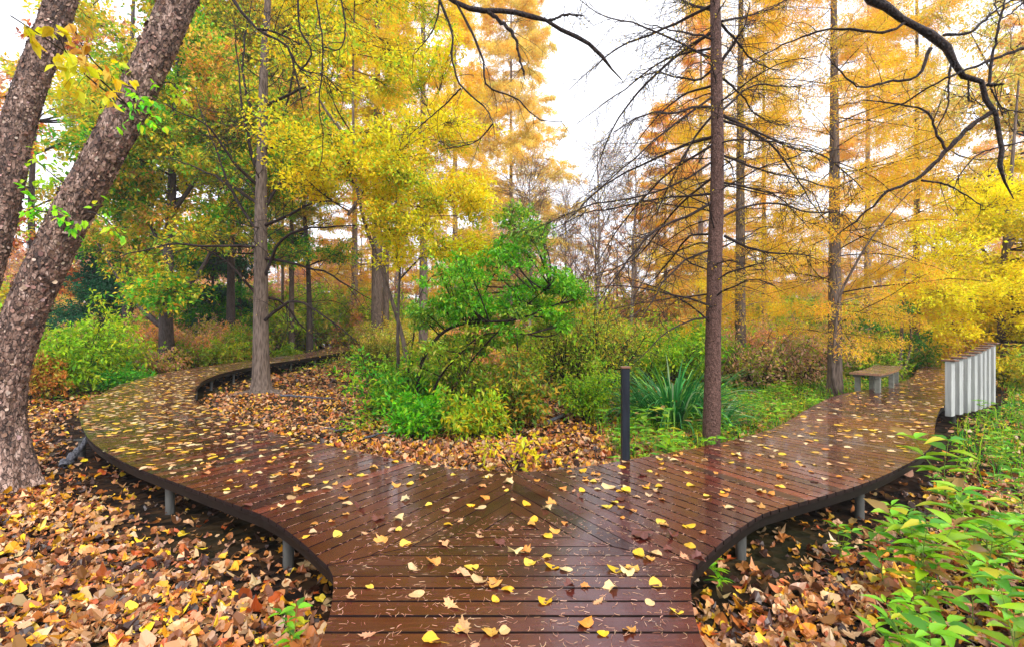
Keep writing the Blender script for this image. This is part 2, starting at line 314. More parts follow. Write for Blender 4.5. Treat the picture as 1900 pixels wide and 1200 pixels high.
# force exact mitre corners so that the arms meet the junction triangle
cNL, cNR, cF = np.array([-1.212, 3.35]), np.array([1.212, 3.35]), np.array([0, 5.45])
LA[0], LB[0] = cNL, cF; RA[0], RB[0] = cF, cNR
quads = []; qc = []
rng = np.random.default_rng(11)
def zone_col(xy, r):
    dj = math.hypot(xy[0], xy[1]-4.1) < 1.7
    base = pal(rng, 1, [(5, (.07, .0165, .0105)), (1, (.05, .013, .009))] if dj else [(5, (.078, .016, .0095)), (3, (.038, .010, .0075)), (2.2, (.125, .028, .015)), (1, (.024, .011, .011))], .16, .05)[0]
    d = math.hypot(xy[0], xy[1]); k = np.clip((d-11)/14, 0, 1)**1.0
    return base*(1-k)+np.array([.26, .12, .08])*rng.uniform(.85, 1.15)*k  # far planks go tan: drier wood, plus grazing reflection put into the colour
for A, B in ((LA, LB), (RA, RB)):
    for i in range(len(A)-1): quads.append([A[i], B[i], B[i+1], A[i+1]])
for k in range(40):
    y1 = 3.35-k*PITCH; y0 = y1-PITCH
    if y1 < -1.5: break
    quads.append([(-half_front(y0), y0), (half_front(y0), y0), (half_front(y1), y1), (-half_front(y1), y1)])
tri = []
y = 3.35
while y < 4.02:
    y2 = min(y+PITCH, 4.05); w1 = (4.05-y)/.57735; w2 = max((4.05-y2)/.57735, .012); tri.append([(-w1, y), (w1, y), (w2, y2), (-w2, y2)]); y = y2
for a in (0, 120, 240): quads += [rot(np.array(q), a) for q in tri]
Q = np.array(quads, float); K = len(Q); NTRI = 3*len(tri)
g = .0092
def inset(Q, a, e):
    """a: in from the long sides, e: in from the ends"""
    o = Q.copy()
    for i, j in ((0, 3), (1, 2)):
        d = norm(Q[:, j]-Q[:, i]); o[:, i] += d*a; o[:, j] -= d*a
    for i, j in ((0, 1), (3, 2)):
        d = norm(Q[:, j]-Q[:, i]); o[:, i] += d*e; o[:, j] -= d*e
    return o
ends = np.zeros(K); 
o1 = inset(Q, g, .003); o2 = inset(Q, g+.0002, .0032)
lift = rng.normal(0, .0012, K)
v = np.zeros((K, 12, 3)); v[:, 0:4, :2] = o1; v[:, 0:4, 2] = -.034; v[:, 4:8, :2] = o1; v[:, 4:8, 2] = (-.0008+lift)[:, None]; v[:, 8:12, :2] = o2; v[:, 8:12, 2] = lift[:, None]
f = []
for a in (0, 4):
    for i in range(4): j = (i+1) % 4; f.append([a+i, a+j, a+4+j, a+4+i])
f.append([8, 9, 10, 11]); f.append([3, 2, 1, 0]); f = np.array(f)
F = (f[None]+np.arange(K)[:, None, None]*12).reshape(-1, 4)
ax = norm(Q[:, 1]-Q[:, 0]); pv = v[:, :, :2]-Q[:, :1]; U = (pv*ax[:, None]).sum(-1); Vv = pv[..., 0]*-ax[:, None, 1]+pv[..., 1]*ax[:, None, 0]
ro = rng.uniform(0, 50, (K, 2)); UVv = np.stack([U+ro[:, :1], Vv+ro[:, 1:]], -1).reshape(-1, 2)
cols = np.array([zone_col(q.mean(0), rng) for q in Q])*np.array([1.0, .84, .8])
# a few tired boards much greyer and paler, as the wet strips across the right walkway
for bi in (31, 47): cols[len(LA)-1+bi] = (.085, .06, .06)
walk = bpy.data.objects.new('boardwalk', None); C.objects.link(walk)
tag(walk, 'wet reddish brown plank boardwalk forking into two curving arms through the wood', 'boardwalk', None, 'structure')
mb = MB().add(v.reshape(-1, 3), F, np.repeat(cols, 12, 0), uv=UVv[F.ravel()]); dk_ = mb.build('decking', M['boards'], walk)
dk_.data.materials.append(mat_plain('board_sides', (.008, .004, .003), .9, (.02, .009, .007))); mi = np.zeros(len(F), np.int32); mi[np.arange(len(F)) % 10 < 8] = 1; mi[np.arange(len(F)) % 10 == 9] = 1; dk_.data.polygons.foreach_set('material_index', mi)
# edge beams under the overhanging board ends
def strip(line, off, z0, z1, th):
    line = np.asarray(line); t = norm(np.gradient(line, axis=0)); n = np.stack([-t[:, 1], t[:, 0]], -1); a = line+n*off; c = line+n*(off+th); L = len(line); v = np.zeros((L, 4, 3))
    v[:, 0, :2] = a; v[:, 0, 2] = z0; v[:, 1, :2] = a; v[:, 1, 2] = z1; v[:, 2, :2] = c; v[:, 2, 2] = z1; v[:, 3, :2] = c; v[:, 3, 2] = z0
    idx = np.arange(L*4).reshape(L, 4); nx = np.roll(idx, -1, 1); return v.reshape(-1, 3), np.stack([idx[:-1], nx[:-1], nx[1:], idx[1:]], -1).reshape(-1, 4)
ys = np.linspace(-1.9, 3.33, 50)
frontL = np.stack([-half_front(ys), ys], -1); frontR = np.stack([half_front(ys), ys], -1)
outL = np.vstack([frontL, LA[0:]]); outR = np.vstack([frontR, RB[0:]]); far = np.vstack([LB[::-1], RA[1:]])
for ln, sgn in ((outL, -1), (outR, 1), (far, -1)):
    a, f_ = strip(ln, .03*sgn if sgn > 0 else -.06, -.125, -.037, .03); MB().add(a, f_).build('edge_beam', M['fascia'], walk, cols=False)
# cross bearers and round posts at the photographed spacing
def post(x, y, r=.045, top=-.125):
    z = float(gh(x, y))-.25; n = 14; a, f_ = tubes(np.array([[x, y, z], [x, y, (z+top)/2], [x, y, top]]), np.array([r, r, r]), n)
    m_ = MB().add(a, f_, smooth=True); m_.add([[x-r*1.5, y-r*1.5, top-.02], [x+r*1.5, y-r*1.5, top-.02], [x+r*1.5, y+r*1.5, top-.02], [x-r*1.5, y+r*1.5, top-.02], [x-r*1.5, y-r*1.5, top+.002], [x+r*1.5, y-r*1.5, top+.002], [x+r*1.5, y+r*1.5, top+.002], [x-r*1.5, y+r*1.5, top+.002]], [[0, 1, 5, 4], [1, 2, 6, 5], [2, 3, 7, 6], [3, 0, 4, 7], [3, 2, 1, 0]])
    m_.build('support_post', M['post'], walk, cols=False)
def at_s(Aq, u, s, frac):
    i = int(np.argmin(np.abs(u-s))); return Aq[0][i]*(1-frac)+Aq[1][i]*frac
Lr = (LA, LB); Rr = (RA, RB)
for x, y in ((-1.86, 4.14+.12), (-3.68, 5.36+.15), (-6.4, 7.62)): post(x, y)
for x, y in ((1.98, 4.30+.13), (3.72, 5.36+.12), (9.05, 10.5)): post(x, y)
for s in (10.5, 12.6, 14.8, 17, 19.3, 21.6, 24, 26.5, 29, 31.5, 34): post(*at_s(Lr, LU, s, .93)); post(*at_s(Lr, LU, s, .07))
for s in (2.2, 4.6, 7): post(*at_s(Lr, LU, s, .9)); post(*at_s(Rr, RU, s, .1))
for s in (9.0, 14.2, 17, 20): post(*at_s(Rr, RU, s, .93)); post(*at_s(Rr, RU, s, .07))
for x in (-.7, .7):
    for y in (.2, 2.2): post(x, y)
def beam(a, b2):
    a = np.array(a); b2 = np.array(b2); a_, f_ = strip(np.array([a, (a+b2)/2, b2]), -.03, -.19, -.04, .06); MB().add(a_, f_).build('cross_beam', M['fascia'], walk, cols=False)
for s in (2.2, 4.6, 7, 10.5, 12.6, 14.8, 17, 19.3): beam(at_s(Lr, LU, s, .05), at_s(Lr, LU, s, .95))
for s in (2.2, 4.6, 7, 9.0, 11.5, 14.2): beam(at_s(Rr, RU, s, .05), at_s(Rr, RU, s, .95))

walkpts = np.vstack([LQ, RQ, np.stack([np.zeros(60), np.linspace(-2, 5.3, 60)], -1)])
def pathdist(x, y):
    x = np.asarray(x, float); y = np.asarray(y, float); o = np.full(x.shape, 1e9)
    for i in range(0, len(walkpts), 40):
        w = walkpts[i:i+40]; o = np.minimum(o, np.sqrt((x[..., None]-w[:, 0])**2+(y[..., None]-w[:, 1])**2).min(-1))
    return o

# ------------------------------------------------------------------ ground
def ground():
    xs = np.concatenate([-np.geomspace(400, 32, 18), np.linspace(-30, 30, 150), np.geomspace(32, 400, 18)]); ys = np.concatenate([-np.geomspace(60, 6, 6), np.linspace(-5, 50, 130), np.geomspace(52, 600, 22)])
    X, Y = np.meshgrid(xs, ys); v = np.stack([X, Y, gh(X, Y)], -1).reshape(-1, 3); nx, ny = len(xs), len(ys); i = np.arange(nx*ny).reshape(ny, nx)
    f = np.stack([i[:-1, :-1], i[:-1, 1:], i[1:, 1:], i[1:, :-1]], -1).reshape(-1, 4)
    o = MB().add(v, f, smooth=True).build('ground', M['soil'], cols=False); tag(o, 'dark forest soil under the fallen leaves', 'ground', None, 'structure')
ground()

# ------------------------------------------------------------------ objects on and beside the boardwalk
def box(mb, c, s, rz=0, bev=.0):
    x, y, z = [a/2 for a in s]; b = bev; 
    ring = lambda w, h, zz: [(-w, -h, zz), (w, -h, zz), (w, h, zz), (-w, h, zz)]
    v = np.array(ring(x-b, y-b, -z)+ring(x, y, -z+b)+ring(x, y, z-b)+ring(x-b, y-b, z)); f = []
    for a in (0, 4, 8):
        for i in range(4): j = (i+1) % 4; f.append([a+i, a+j, a+4+j, a+4+i])
    f += [[3, 2, 1, 0], [12, 13, 14, 15]]; r = np.array([[math.cos(rz), -math.sin(rz), 0], [math.sin(rz), math.cos(rz), 0], [0, 0, 1]])
    mb.add(v @ r.T+np.array(c), f); return mb
# bollard
bp_ = P(1160, 852, 5.98); t = empty('bollard', (bp_[0], 5.98, -.30), 'square black wooden bollard post with a leaf strewn cap beside the fork', 'bollard')
box(MB(), (0, 0, .68), (.088, .088, 1.36), .0, .006).build('post', M['black_post'], t, cols=False)
mb = MB(); box(mb, (0, 0, 1.372), (.106, .106, .022), .0, .004).build('cap', M['cap_brown'], t, cols=False)
# bench
bc = smooth_line([(8.06, 11.72), (8.75, 12.3), (9.45, 13.0), (10.2, 13.9)], 26); tb = norm(np.gradient(bc, axis=0)); nb = np.stack([-tb[:, 1], tb[:, 0]], -1)
BL = np.array([8.06, 11.72, 0.]); t = empty('bench', BL, 'curved backless plank bench with grey legs on the far side of the right walkway', 'bench')
hw = .30; mb = MB()
for z0, z1, w in ((.405, .452, hw),):
    qs = [[bc[i]+nb[i]*w, bc[i]-nb[i]*w, bc[i+1]-nb[i+1]*w, bc[i+1]+nb[i+1]*w] for i in range(len(bc)-1)]; qs = inset(np.array(qs), .003, .0); k = len(qs)
    vv = np.zeros((k, 8, 3)); vv[:, :4, :2] = qs-BL[:2]; vv[:, :4, 2] = z0; vv[:, 4:, :2] = qs-BL[:2]; vv[:, 4:, 2] = z1
    ff = np.array([[0, 1, 5, 4], [1, 2, 6, 5], [2, 3, 7, 6], [3, 0, 4, 7], [4, 5, 6, 7], [3, 2, 1, 0]]); FF = (ff[None]+np.arange(k)[:, None, None]*8).reshape(-1, 4)
    uvs = (vv[..., :2].reshape(-1, 2)); mb.add(vv.reshape(-1, 3), FF, np.repeat(np.clip(np.array([.3, .16, .1])*rng.normal(1, .12, (k, 1)), .01, 1), 8, 0), uv=uvs[FF.ravel()])
mb.build('seat', M['boards'], t)
for sd in (-.2, .2):
    a, f_ = strip(bc-BL[:2]+nb*sd, -.02, .34, .403, .04); MB().add(a, f_).build('seat_rail', M['stone_leg'], t, cols=False)
for i, sd in ((2, -.2), (2, .2), (12, -.2), (12, .2), (23, -.2), (23, .2)):
    q = bc[i]-BL[:2]+nb[i]*sd; z0 = .0 if pathdist(*(bc[i]+nb[i]*sd)) < .95 else -.45
    box(MB(), (q[0], q[1], (z0+.338)/2), (.1, .1, .338-z0), math.atan2(tb[i][1], tb[i][0]), .006).build('leg', M['stone_leg'], t, cols=False)
# railing of upright boards with caps
e = smooth_line([(8.42, 9.93), (9.4, 10.52), (10.6, 11.4)], 50); t = empty('railing', (8.42, 9.93, 0), 'row of upright grey boards with brown caps edging the right walkway', 'railing')
et = norm(np.gradient(e, axis=0)); fr_ = np.array([0, .145, .29, .435, .575, .71, .85, 1.0])
for k, q in enumerate(fr_):
    i = min(int(q*49), 49); c = e[i]-np.array([8.42, 9.93])+np.array([et[i][1], -et[i][0]])*.06; top = .86+.27*q; rz = math.atan2(et[i][1], et[i][0])
    p_ = box(MB(), (c[0], c[1], (top-.2)/2), (.17, .1, top+.2), rz, .005).build('upright_board', M['slat_grey'], t, cols=False)
    box(MB(), (c[0], c[1], top+.014), (.2, .22, .03), rz, .006).build('cap', M['cap_brown'], p_, cols=False)
# far small posts
for px, py, d, h, w, lab in ((668, 652, 33, .95, .14, 'small dark blue grey marker post past the far bend of the left walkway'), (1873, 690, 18.5, .95, .16, 'weathered dark stump of a post among yellow leaves behind the railing')):
    q = P(px, py, d); z = float(gh(q[0], q[1])); t = empty('marker_post' if px < 900 else 'wooden_post', (q[0], d, z), lab, 'post')
    a, f_ = tubes(smooth_line([(0, 0, -.1), (.01, 0, h*.5), (.0, .01, h)], 8), np.full(8, w/2)*np.linspace(1.1, .9, 8), 9)
    mb = MB().add(a, f_, smooth=True); top = a[-9:]; mb.add(np.vstack([top, top.mean(0)+[0, 0, .03]]), [[i, (i+1) % 9, 9] for i in range(9)]); mb.build('shaft', M['bark_dark'] if px > 900 else M['black_post'], t, cols=False)
# ------------------------------------------------------------------ fallen leaves on the ground (nobody could count them)
LT = [(3.4, (.42, .15, .035)), (2.6, (.46, .22, .085)), (3.0, (.2, .07, .025)), (2.0, (.56, .35, .18)), (1.5, (.7, .31, .015)), (2.4, (.045, .018, .011)), (1.1, (.82, .5, .02)), (.6, (.42, .08, .015))]
rg = np.random.default_rng(3)
near_t = [tmpl_lobed(rg, k, .42) for k in ('maple', 'oval', 'oak', 'oval', 'oval', 'maple', 'oak', 'oval', 'oval', 'oval', 'maple', 'oval', 'oak', 'oval')]
def bent_rhomb(rng):
    v = np.array([[0, 0, 0], [.3, .35, 0], [.22, .75, 0], [0, 1, 0], [-.25, .7, 0], [-.32, .3, 0]], float); v[:, 2] = rng.normal(0, .2, 6); v[:, 1] -= .5
    return v, np.array([[0, 1, 2], [0, 2, 3], [0, 3, 4], [0, 4, 5]])
mid_t = [bent_rhomb(rg) for _ in range(8)]
def litter(r0, r1, dens, size, ts, seed, name_mb, amax=56):
    rg = np.random.default_rng(seed); a0 = R(amax); n = int(dens*a0*(r1*r1-r0*r0)); r = np.sqrt(rg.uniform(r0*r0, r1*r1, n)); a = rg.uniform(-a0, a0, n); x = r*np.sin(a); y = r*np.cos(a)
    pd = pathdist(x, y); ok = (y > -.5)
    right = (x-1.6)/(1+.2*y)        # greener, thinner litter on the far right bank
    thin = np.clip(1.0-np.clip((x-3.6-.1*y)/5, 0, .55), 0, 1); ok &= rg.uniform(0, 1, n) < thin
    ok &= rg.uniform(0, 1, n) < np.clip((pd-.85)*1.5, .12, 1)
    patch = wob(np.stack([x, y, 0*x], -1), 1.3); ok &= ~((patch > .95) & (rg.uniform(0, 1, n) < .7))
    x, y = x[ok], y[ok]; n = len(x); z = gh(x, y)+rg.uniform(.008, .05, n)
    col = pal(rg, n, LT, .2, .07); k = rg.integers(0, len(ts), n); sz = size*rg.uniform(.4, 1.4, n)*np.where(rg.uniform(size=n) < .3, .6, 1); fr = rand_frames(rg, n, .48); pos = np.stack([x, y, z], -1)
    for j in range(len(ts)):
        q = k == j; scatter(name_mb, ts[j], pos[q], fr[q], sz[q], col[q])
mb = MB(); litter(1.2, 5.2, 760, .088, near_t, 1, mb, 60); litter(5.2, 9, 560, .088, near_t, 2, mb); litter(9, 17, 220, .1, mid_t, 4, mb); litter(17, 32, 55, .15, mid_t, 5, mb); litter(32, 60, 12, .28, mid_t, 6, mb)
o = mb.build('fallen_leaves', M['litter']); tag(o, 'thick carpet of tan orange and brown fallen leaves on the forest floor', 'fallen leaves', None, 'stuff')

# ------------------------------------------------------------------ leaves lying on the boards
rg = np.random.default_rng(21)
kinds = {
 'yellow oval': ('oval', [(3, (.74, .42, .015)), (2, (.7, .48, .05))]), 'pale cream oval': ('oval', [(3, (.6, .44, .22)), (2, (.55, .36, .16))]),
 'orange brown oval': ('oval', [(2, (.6, .24, .03)), (1, (.5, .2, .06))]), 'tan lobed': ('oak', [(1, (.55, .3, .14))]), 'orange maple': ('maple', [(2, (.6, .27, .05)), (1, (.68, .34, .06))]),
 'pale maple': ('maple', [(1, (.68, .5, .24))]), 'dark brown curled': ('maple', [(1, (.14, .04, .025))]) }
leafmesh = {}
for k, (sh, pl) in kinds.items():
    for q in range(3):
        v, f = tmpl_lobed(rg, sh, .3 if 'curled' in k else .22 if sh == 'oval' else .3)
        v[:, 2] -= v[:, 2].min() if 'curled' in k else np.percentile(v[:, 2], 20); m_ = MB().add(v, f)
        if sh != 'oval' or q == 0:          # stalk
            e0 = v[1]; a, f2 = tubes(np.array([e0, e0+[.02, -.22, .02], e0+[.08, -.42, .03]]), np.array([.012, .01, .008]), 4); m_.add(a, f2)
        me = m_.mesh('fallen_leaf', M['fallen'], False); leafmesh[k, q] = me
def leaf_obj(x, y, kind, size, rz, label, group, tilt=.05):
    o = bpy.data.objects.new('fallen_leaf', leafmesh[kind, int(rg.integers(0, 3))]); C.objects.link(o); c = pal(rg, 1, kinds[kind][1], .1, .05)[0]; o.color = (*[float(a) for a in c], 1)
    o.location = (x, y, .004); o.scale = (size,)*3; o.rotation_euler = (float(rg.normal(0, tilt)), float(rg.normal(0, tilt)), rz); tag(o, label, 'leaf', group); return o
# the ones that stand out, read off the photograph
hand = [
 (862, 1165, 'tan lobed', .15, .3, 'large pale lobed leaf standing out on the last boards at the bottom'), (913, 1172, 'orange maple', .1, 2.0, 'golden orange leaf right of the large pale lobed leaf'),
 (803, 1188, 'yellow oval', .11, 1.2, 'broad pale yellow leaf on the lowest visible board'), (684, 1178, 'tan lobed', .1, 1.7, 'tan leaf near the left end of the lowest boards'),
 (838, 1124, 'tan lobed', .13, .9, 'ragged tan leaf on the third board from the bottom'), (775, 1103, 'pale cream oval', .11, 1.9, 'pale cream leaf left of the ragged tan leaf'),
 (651, 1106, 'tan lobed', .12, 3.4, 'crumpled tan leaf at the left edge of the front boards'), (685, 1089, 'yellow oval', .08, 1.3, 'small yellow leaf near the left edge of the front boards'),
 (920, 1114, 'yellow oval', .07, .5, 'small yellow green leaf in the middle of the front boards'), (1111, 1116, 'tan lobed', .09, 2.2, 'tan twisted leaf right of the middle on the front boards'),
 (1206, 1119, 'pale cream oval', .08, .2, 'pale yellow leaf toward the right end of the front boards'), (1256, 1135, 'yellow oval', .09, 1.5, 'yellow leaf close to the right edge of the front boards'),
 (1168, 1168, 'orange maple', .09, 2.6, 'orange leaf near the right end of the lowest boards'), (855, 1064, 'tan lobed', .19, 1.1, 'largest tan maple leaf of the cluster left of the centre'),
 (876, 1053, 'yellow oval', .11, 2.1, 'bright yellow leaf on top of the tan cluster left of the centre'), (893, 1077, 'pale cream oval', .12, 1.6, 'cream leaf under the tan cluster left of the centre'),
 (920, 1081, 'orange maple', .11, 2.5, 'orange lobed leaf at the right end of the tan cluster'), (984, 1044, 'yellow oval', .1, 1.9, 'two toned yellow leaf in the middle of the crosswise boards'),
 (1025, 1052, 'yellow oval', .11, 1.4, 'yellow leaf next to the two toned one on the crosswise boards'), (1052, 1057, 'pale cream oval', .1, 1.6, 'pale leaf right of the yellow one on the crosswise boards'),
 (1143, 1058, 'yellow oval', .12, 1.2, 'upturned golden leaf on the right of the crosswise boards'), (1172, 1054, 'orange maple', .12, 2.8, 'reddish brown leaf beside the upturned golden leaf'),
 (824, 1008, 'tan lobed', .17, .4, 'large upright tan maple leaf below the left mitre seam'), (806, 1042, 'orange maple', .11, 2.9, 'folded orange leaf left of the crosswise boards'),
 (770, 1056, 'pale cream oval', .1, 1.4, 'pale leaf below the folded orange one'), (1194, 995, 'dark brown curled', .2, .7, 'big dark brown curled leaf on the right arm near the fork'),
 (1016, 994, 'yellow oval', .11, .7, 'round golden leaf just under the point of the mitre seams'), (1186, 1028, 'yellow oval', .11, .2, 'golden oval leaf on the right mitre seam'),
 (1204, 1035, 'orange maple', .1, 2.3, 'orange leaf touching the golden oval on the right mitre seam'), (1218, 1027, 'pale cream oval', .1, .7, 'pale round leaf right of the golden oval on the seam'),
 (702, 963, 'dark brown curled', .13, .8, 'dark curled leaf on the left arm near the fork'), (711, 1003, 'orange maple', .12, 1.9, 'golden pointed leaf on the left arm near the fork'),
 (978, 936, 'yellow oval', .11, .6, 'golden leaf just right of the centre seam'), (1133, 904, 'pale cream oval', .16, 1.5, 'long pale leaf on the shiny boards right of the seam'),
 (1162, 910, 'yellow oval', .13, .1, 'pointed yellow leaf on the shiny boards right of the bollard'), (1154, 866, 'yellow oval', .13, 2.9, 'upright yellow leaf at the foot of the bollard'),
 (942, 896, 'pale maple', .14, .1, 'pale crinkled leaf on the centre seam'), (893, 942, 'pale cream oval', .12, 1.8, 'cream leaf left of the centre seam'), (957, 1025, 'pale maple', .12, .9, 'pale torn leaf on the middle boards'),
 (1152, 927, 'dark brown curled', .12, 1.4, 'small rusty curled leaf on the shiny boards'), (1024, 934, 'orange maple', .12, .4, 'rusty lobed leaf right of the centre seam'),
]
for px, py, k, s, rz, lab in hand:
    d = 950*CAMZ/(py-600); leaf_obj((px-950)/950*d, d, k, s*.84, rz, lab, None, .1)
# the many others: kinds shared by look and by stretch of boardwalk
cand = []
def on_strip(A, B, U_, dens):
    for i in range(len(A)-1):
        w = np.linalg.norm(A[i]-B[i]); n = rg.poisson(dens(U_[i])*PITCH*w)
        for _ in range(n):
            f_ = rg.uniform(.02, .98); q = A[i]*(1-f_)+B[i]*f_+rg.normal(0, .03, 2); cand.append((q[0], q[1]))
nl0 = 0
on_strip(LA, LB, LU, lambda s: np.interp(s, [0, 1.5, 3.5, 6, 9, 12, 18, 24, 40], [10, 15, 32, 52, 60, 46, 18, 8, 3])); nL = len(cand)
on_strip(RA, RB, RU, lambda s: np.interp(s, [0, 2, 6, 10, 16, 30], [13, 17, 20, 20, 24, 16])); nR = len(cand)
for _ in range(16): yy = rg.uniform(2.3, 3.3); cand.append((rg.uniform(-.9, .9), yy))
for _ in range(24): q = tri_c+rg.normal(0, .45, 2); cand.append(tuple(q))
cand = np.array(cand); part = np.where(np.arange(len(cand)) < nL, 0, np.where(np.arange(len(cand)) < nR, 1, 2)); order = np.argsort(np.hypot(cand[:, 0], cand[:, 1]))
kn = list(kinds); kp = np.array([.27, .2, .15, .12, .11, .08, .07]); where = ['on the left arm of the boardwalk', 'on the right arm of the boardwalk', 'on the boards of the fork']
mb = MB(); npick = 255
for j, i in enumerate(order):
    x, y = cand[i]; k = kn[int(rg.choice(len(kn), p=kp/kp.sum()))]; sz = rg.uniform(.05, .1)
    if j < npick: leaf_obj(x, y, k, sz, rg.uniform(0, 6.28), 'small '+k+' leaf lying flat '+where[part[i]], k+' leaves '+where[part[i]], .06)
rest = order[npick:]; x, y = cand[rest].T; n = len(rest); k = rg.integers(0, len(near_t), n); pos = np.stack([x, y, np.full(n, .008)], -1); fr = rand_frames(rg, n, .06); sz = rg.uniform(.055, .11, n)
col = pal(rg, n, [(3.5, (.76, .46, .03)), (3, (.7, .52, .26)), (2.2, (.58, .25, .05)), (2, (.5, .28, .13)), (.6, (.2, .07, .03))], .12, .05)
flat_t = [(v*np.array([1, 1, .16]), f) for v, f in near_t]
for j in range(len(near_t)): q = k == j; scatter(mb, flat_t[j], pos[q], fr[q], sz[q], col[q])
o = mb.build('fallen_leaves', M['litter']); tag(o, 'scattered small yellow and tan leaves farther along the boardwalk', 'fallen leaves', None, 'stuff')
# larch needles and bits stuck to the wet boards
def needles():
    n1 = 7000; q = []; A = np.vstack([LA[:70], RA[:70]]); B = np.vstack([LB[:70], RB[:70]]); i = rg.integers(0, len(A), n1); f_ = rg.uniform(.01, .99, (n1, 1)); q.append(A[i]*(1-f_)+B[i]*f_)
    yy = rg.uniform(1.8, 4.2, 1700); q.append(np.stack([rg.uniform(-1, 1, 1700)*np.minimum(half_front(yy), 1.15), yy], -1)); q = np.vstack(q); n = len(q)
    a = rg.uniform(0, 6.28, n); L = rg.uniform(.016, .045, n); c = rg.normal(0, .5, n); w = rg.uniform(.0007, .0013, n); P_ = []
    for k in range(4):
        u = k/3-.5; ang = a+c*u; P_.append(np.stack([q[:, 0]+np.cos(ang)*L*u, q[:, 1]+np.sin(ang)*L*u, np.full(n, .0035)], -1))
    a_, f2 = tubes(np.stack(P_, 1), np.repeat(w[:, None], 4, 1), 3); col = pal(rg, n, [(2, (.6, .33, .18)), (1.4, (.75, .5, .32)), (1, (.3, .12, .06))])
    o = MB().add(a_, f2, np.repeat(col, 12, 0)).build('larch_needles', M['litter']); tag(o, 'fine tan larch needles stuck to the wet boards', 'needles', None, 'stuff')
needles()
# ------------------------------------------------------------------ colours of the wood
GOLD = [(4, (.97, .61, .015)), (2.5, (.97, .7, .04)), (1.5, (.95, .48, .015))]
PALEGOLD = [(3, (.97, .71, .16)), (2, (.97, .62, .11)), (1, (.96, .78, .3))]
ORANGE = [(3, (.96, .44, .065)), (2, (.97, .53, .1)), (1.4, (.9, .36, .08)), (.8, (.97, .63, .12))]
YELLOW = [(4, (.97, .74, .01)), (2, (.96, .72, .015)), (1.2, (.86, .84, .03)), (.6, (.96, .58, .02))]
YGREEN = [(3, (.92, .7, .015)), (2, (.62, .68, .03)), (1.4, (.36, .56, .03)), (1.6, (.95, .56, .02))]
MIXGREEN = [(3, (.2, .38, .02)), (2.4, (.6, .52, .02)), (2, (.88, .6, .02)), (.35, (.85, .3, .02)), (1.4, (.4, .6, .03))]
GREEN = [(3, (.07, .4, .015)), (2, (.13, .52, .02)), (1, (.03, .24, .015)), (1, (.34, .58, .02))]
LIME = [(3, (.5, .72, .015)), (2, (.3, .6, .015)), (1, (.75, .74, .02)), (.8, (.14, .4, .015))]
OLIVE = [(3, (.46, .52, .03)), (2, (.66, .55, .05)), (1.5, (.27, .42, .02)), (.8, (.6, .36, .08))]
DKGREEN = [(3, (.015, .13, .055)), (2, (.03, .2, .07)), (1, (.008, .07, .03))]
RUST = [(3, (.72, .34, .18)), (2, (.82, .46, .28)), (1, (.6, .38, .25)), (1, (.85, .42, .12))]
BRIGHT = [(4, (.18, .62, .01)), (2.2, (.34, .74, .015)), (1.5, (.08, .42, .015)), (.7, (.7, .7, .02))]

def straight(base, top_off, h, n=24, r0=.15, r1=.02, seed=0, bend=.06, flare=.35):
    rg = np.random.default_rng(seed); z = np.linspace(0, 1, n); off = np.cumsum(rg.normal(0, bend/n*3, (n, 2)), 0); off -= off[0]
    p = np.stack([z*top_off[0]+off[:, 0]*np.sqrt(n)*.12, z*top_off[1]+off[:, 1]*np.sqrt(n)*.12, z*h-.15], -1)
    r = r0*(1-z)+r1*z; r = r*(1+flare*np.exp(-z*h/.25)); return p, r
def base_at(px, d, dz=0):
    x = (px-950)/950*d; return np.array([x, d, float(gh(x, d))+dz])
def tree_obj(name, base, label, cat, trunk, branches, crown, bark, twig, leafmat, group=None, sides=10, extra=None):
    t = empty(name, base, label, cat, group)
    if trunk is not None:
        mb = MB()
        for p, r in trunk: a, f = tubes(p, r, sides); mb.add(a, f, smooth=True)
        mb.build('trunk', bark, t, cols=False)
    if branches is not None and branches.v: branches.build('branches', twig, t, cols=False)
    if crown is not None and crown.v: crown.build('crown', leafmat, t)
    return t
def br(mb, pts, rad, s): a, f = tubes(pts, rad, s); mb.add(a, f, smooth=True)

def larch(seed, h, r0, Lmax, n1, n2, per, palette, size, z0=.12, droop=.03, n3=0, top_off=(0, 0), needle=True, ang=82, prof=None, bend=.06, wid=.26, spread=.035, up0=.0):
    rg = np.random.default_rng(seed); p, r = straight(None, top_off, h, 28, r0, .015, seed, bend)
    prof = prof or (lambda t: Lmax*np.clip(1.05-t, .06, 1)**.75*np.clip((t-z0+.12)/.2, .35, 1))
    l1, r1 = grow(rg, p[None], r[None], n1, z0, .985, ang, prof, 9, .07, droop, False, .3, .004, up=up0, rk=.006)
    l2, r2 = grow(rg, l1, r1, n2, .12, .97, 55, lambda t: Lmax*.3*(1.1-t), 6, .1, .06, True, .5, .002, rk=.005)
    mb = MB(); br(mb, l1, r1, 5); br(mb, l2, r2, 3); last = l2
    if n3:
        l3, r3 = grow(rg, l2, r2, n3, .1, .95, 50, lambda t: Lmax*.11*(1.15-t), 4, .12, .08, True, .6, .0015, rk=.006); br(mb, l3, r3, 3); last = np.concatenate([l3])
    cr = MB()
    if per: leaves_on(rg, cr, last, per, size, palette, tmpl_rhomb(wid, .04), .05, spread, .2, .8, along=.5)
    if per and n3: leaves_on(rg, cr, l2, max(per//2, 1), size, palette, tmpl_rhomb(wid, .04), .05, spread, .2, .8, along=.5)
    return [(p, r)], mb, cr
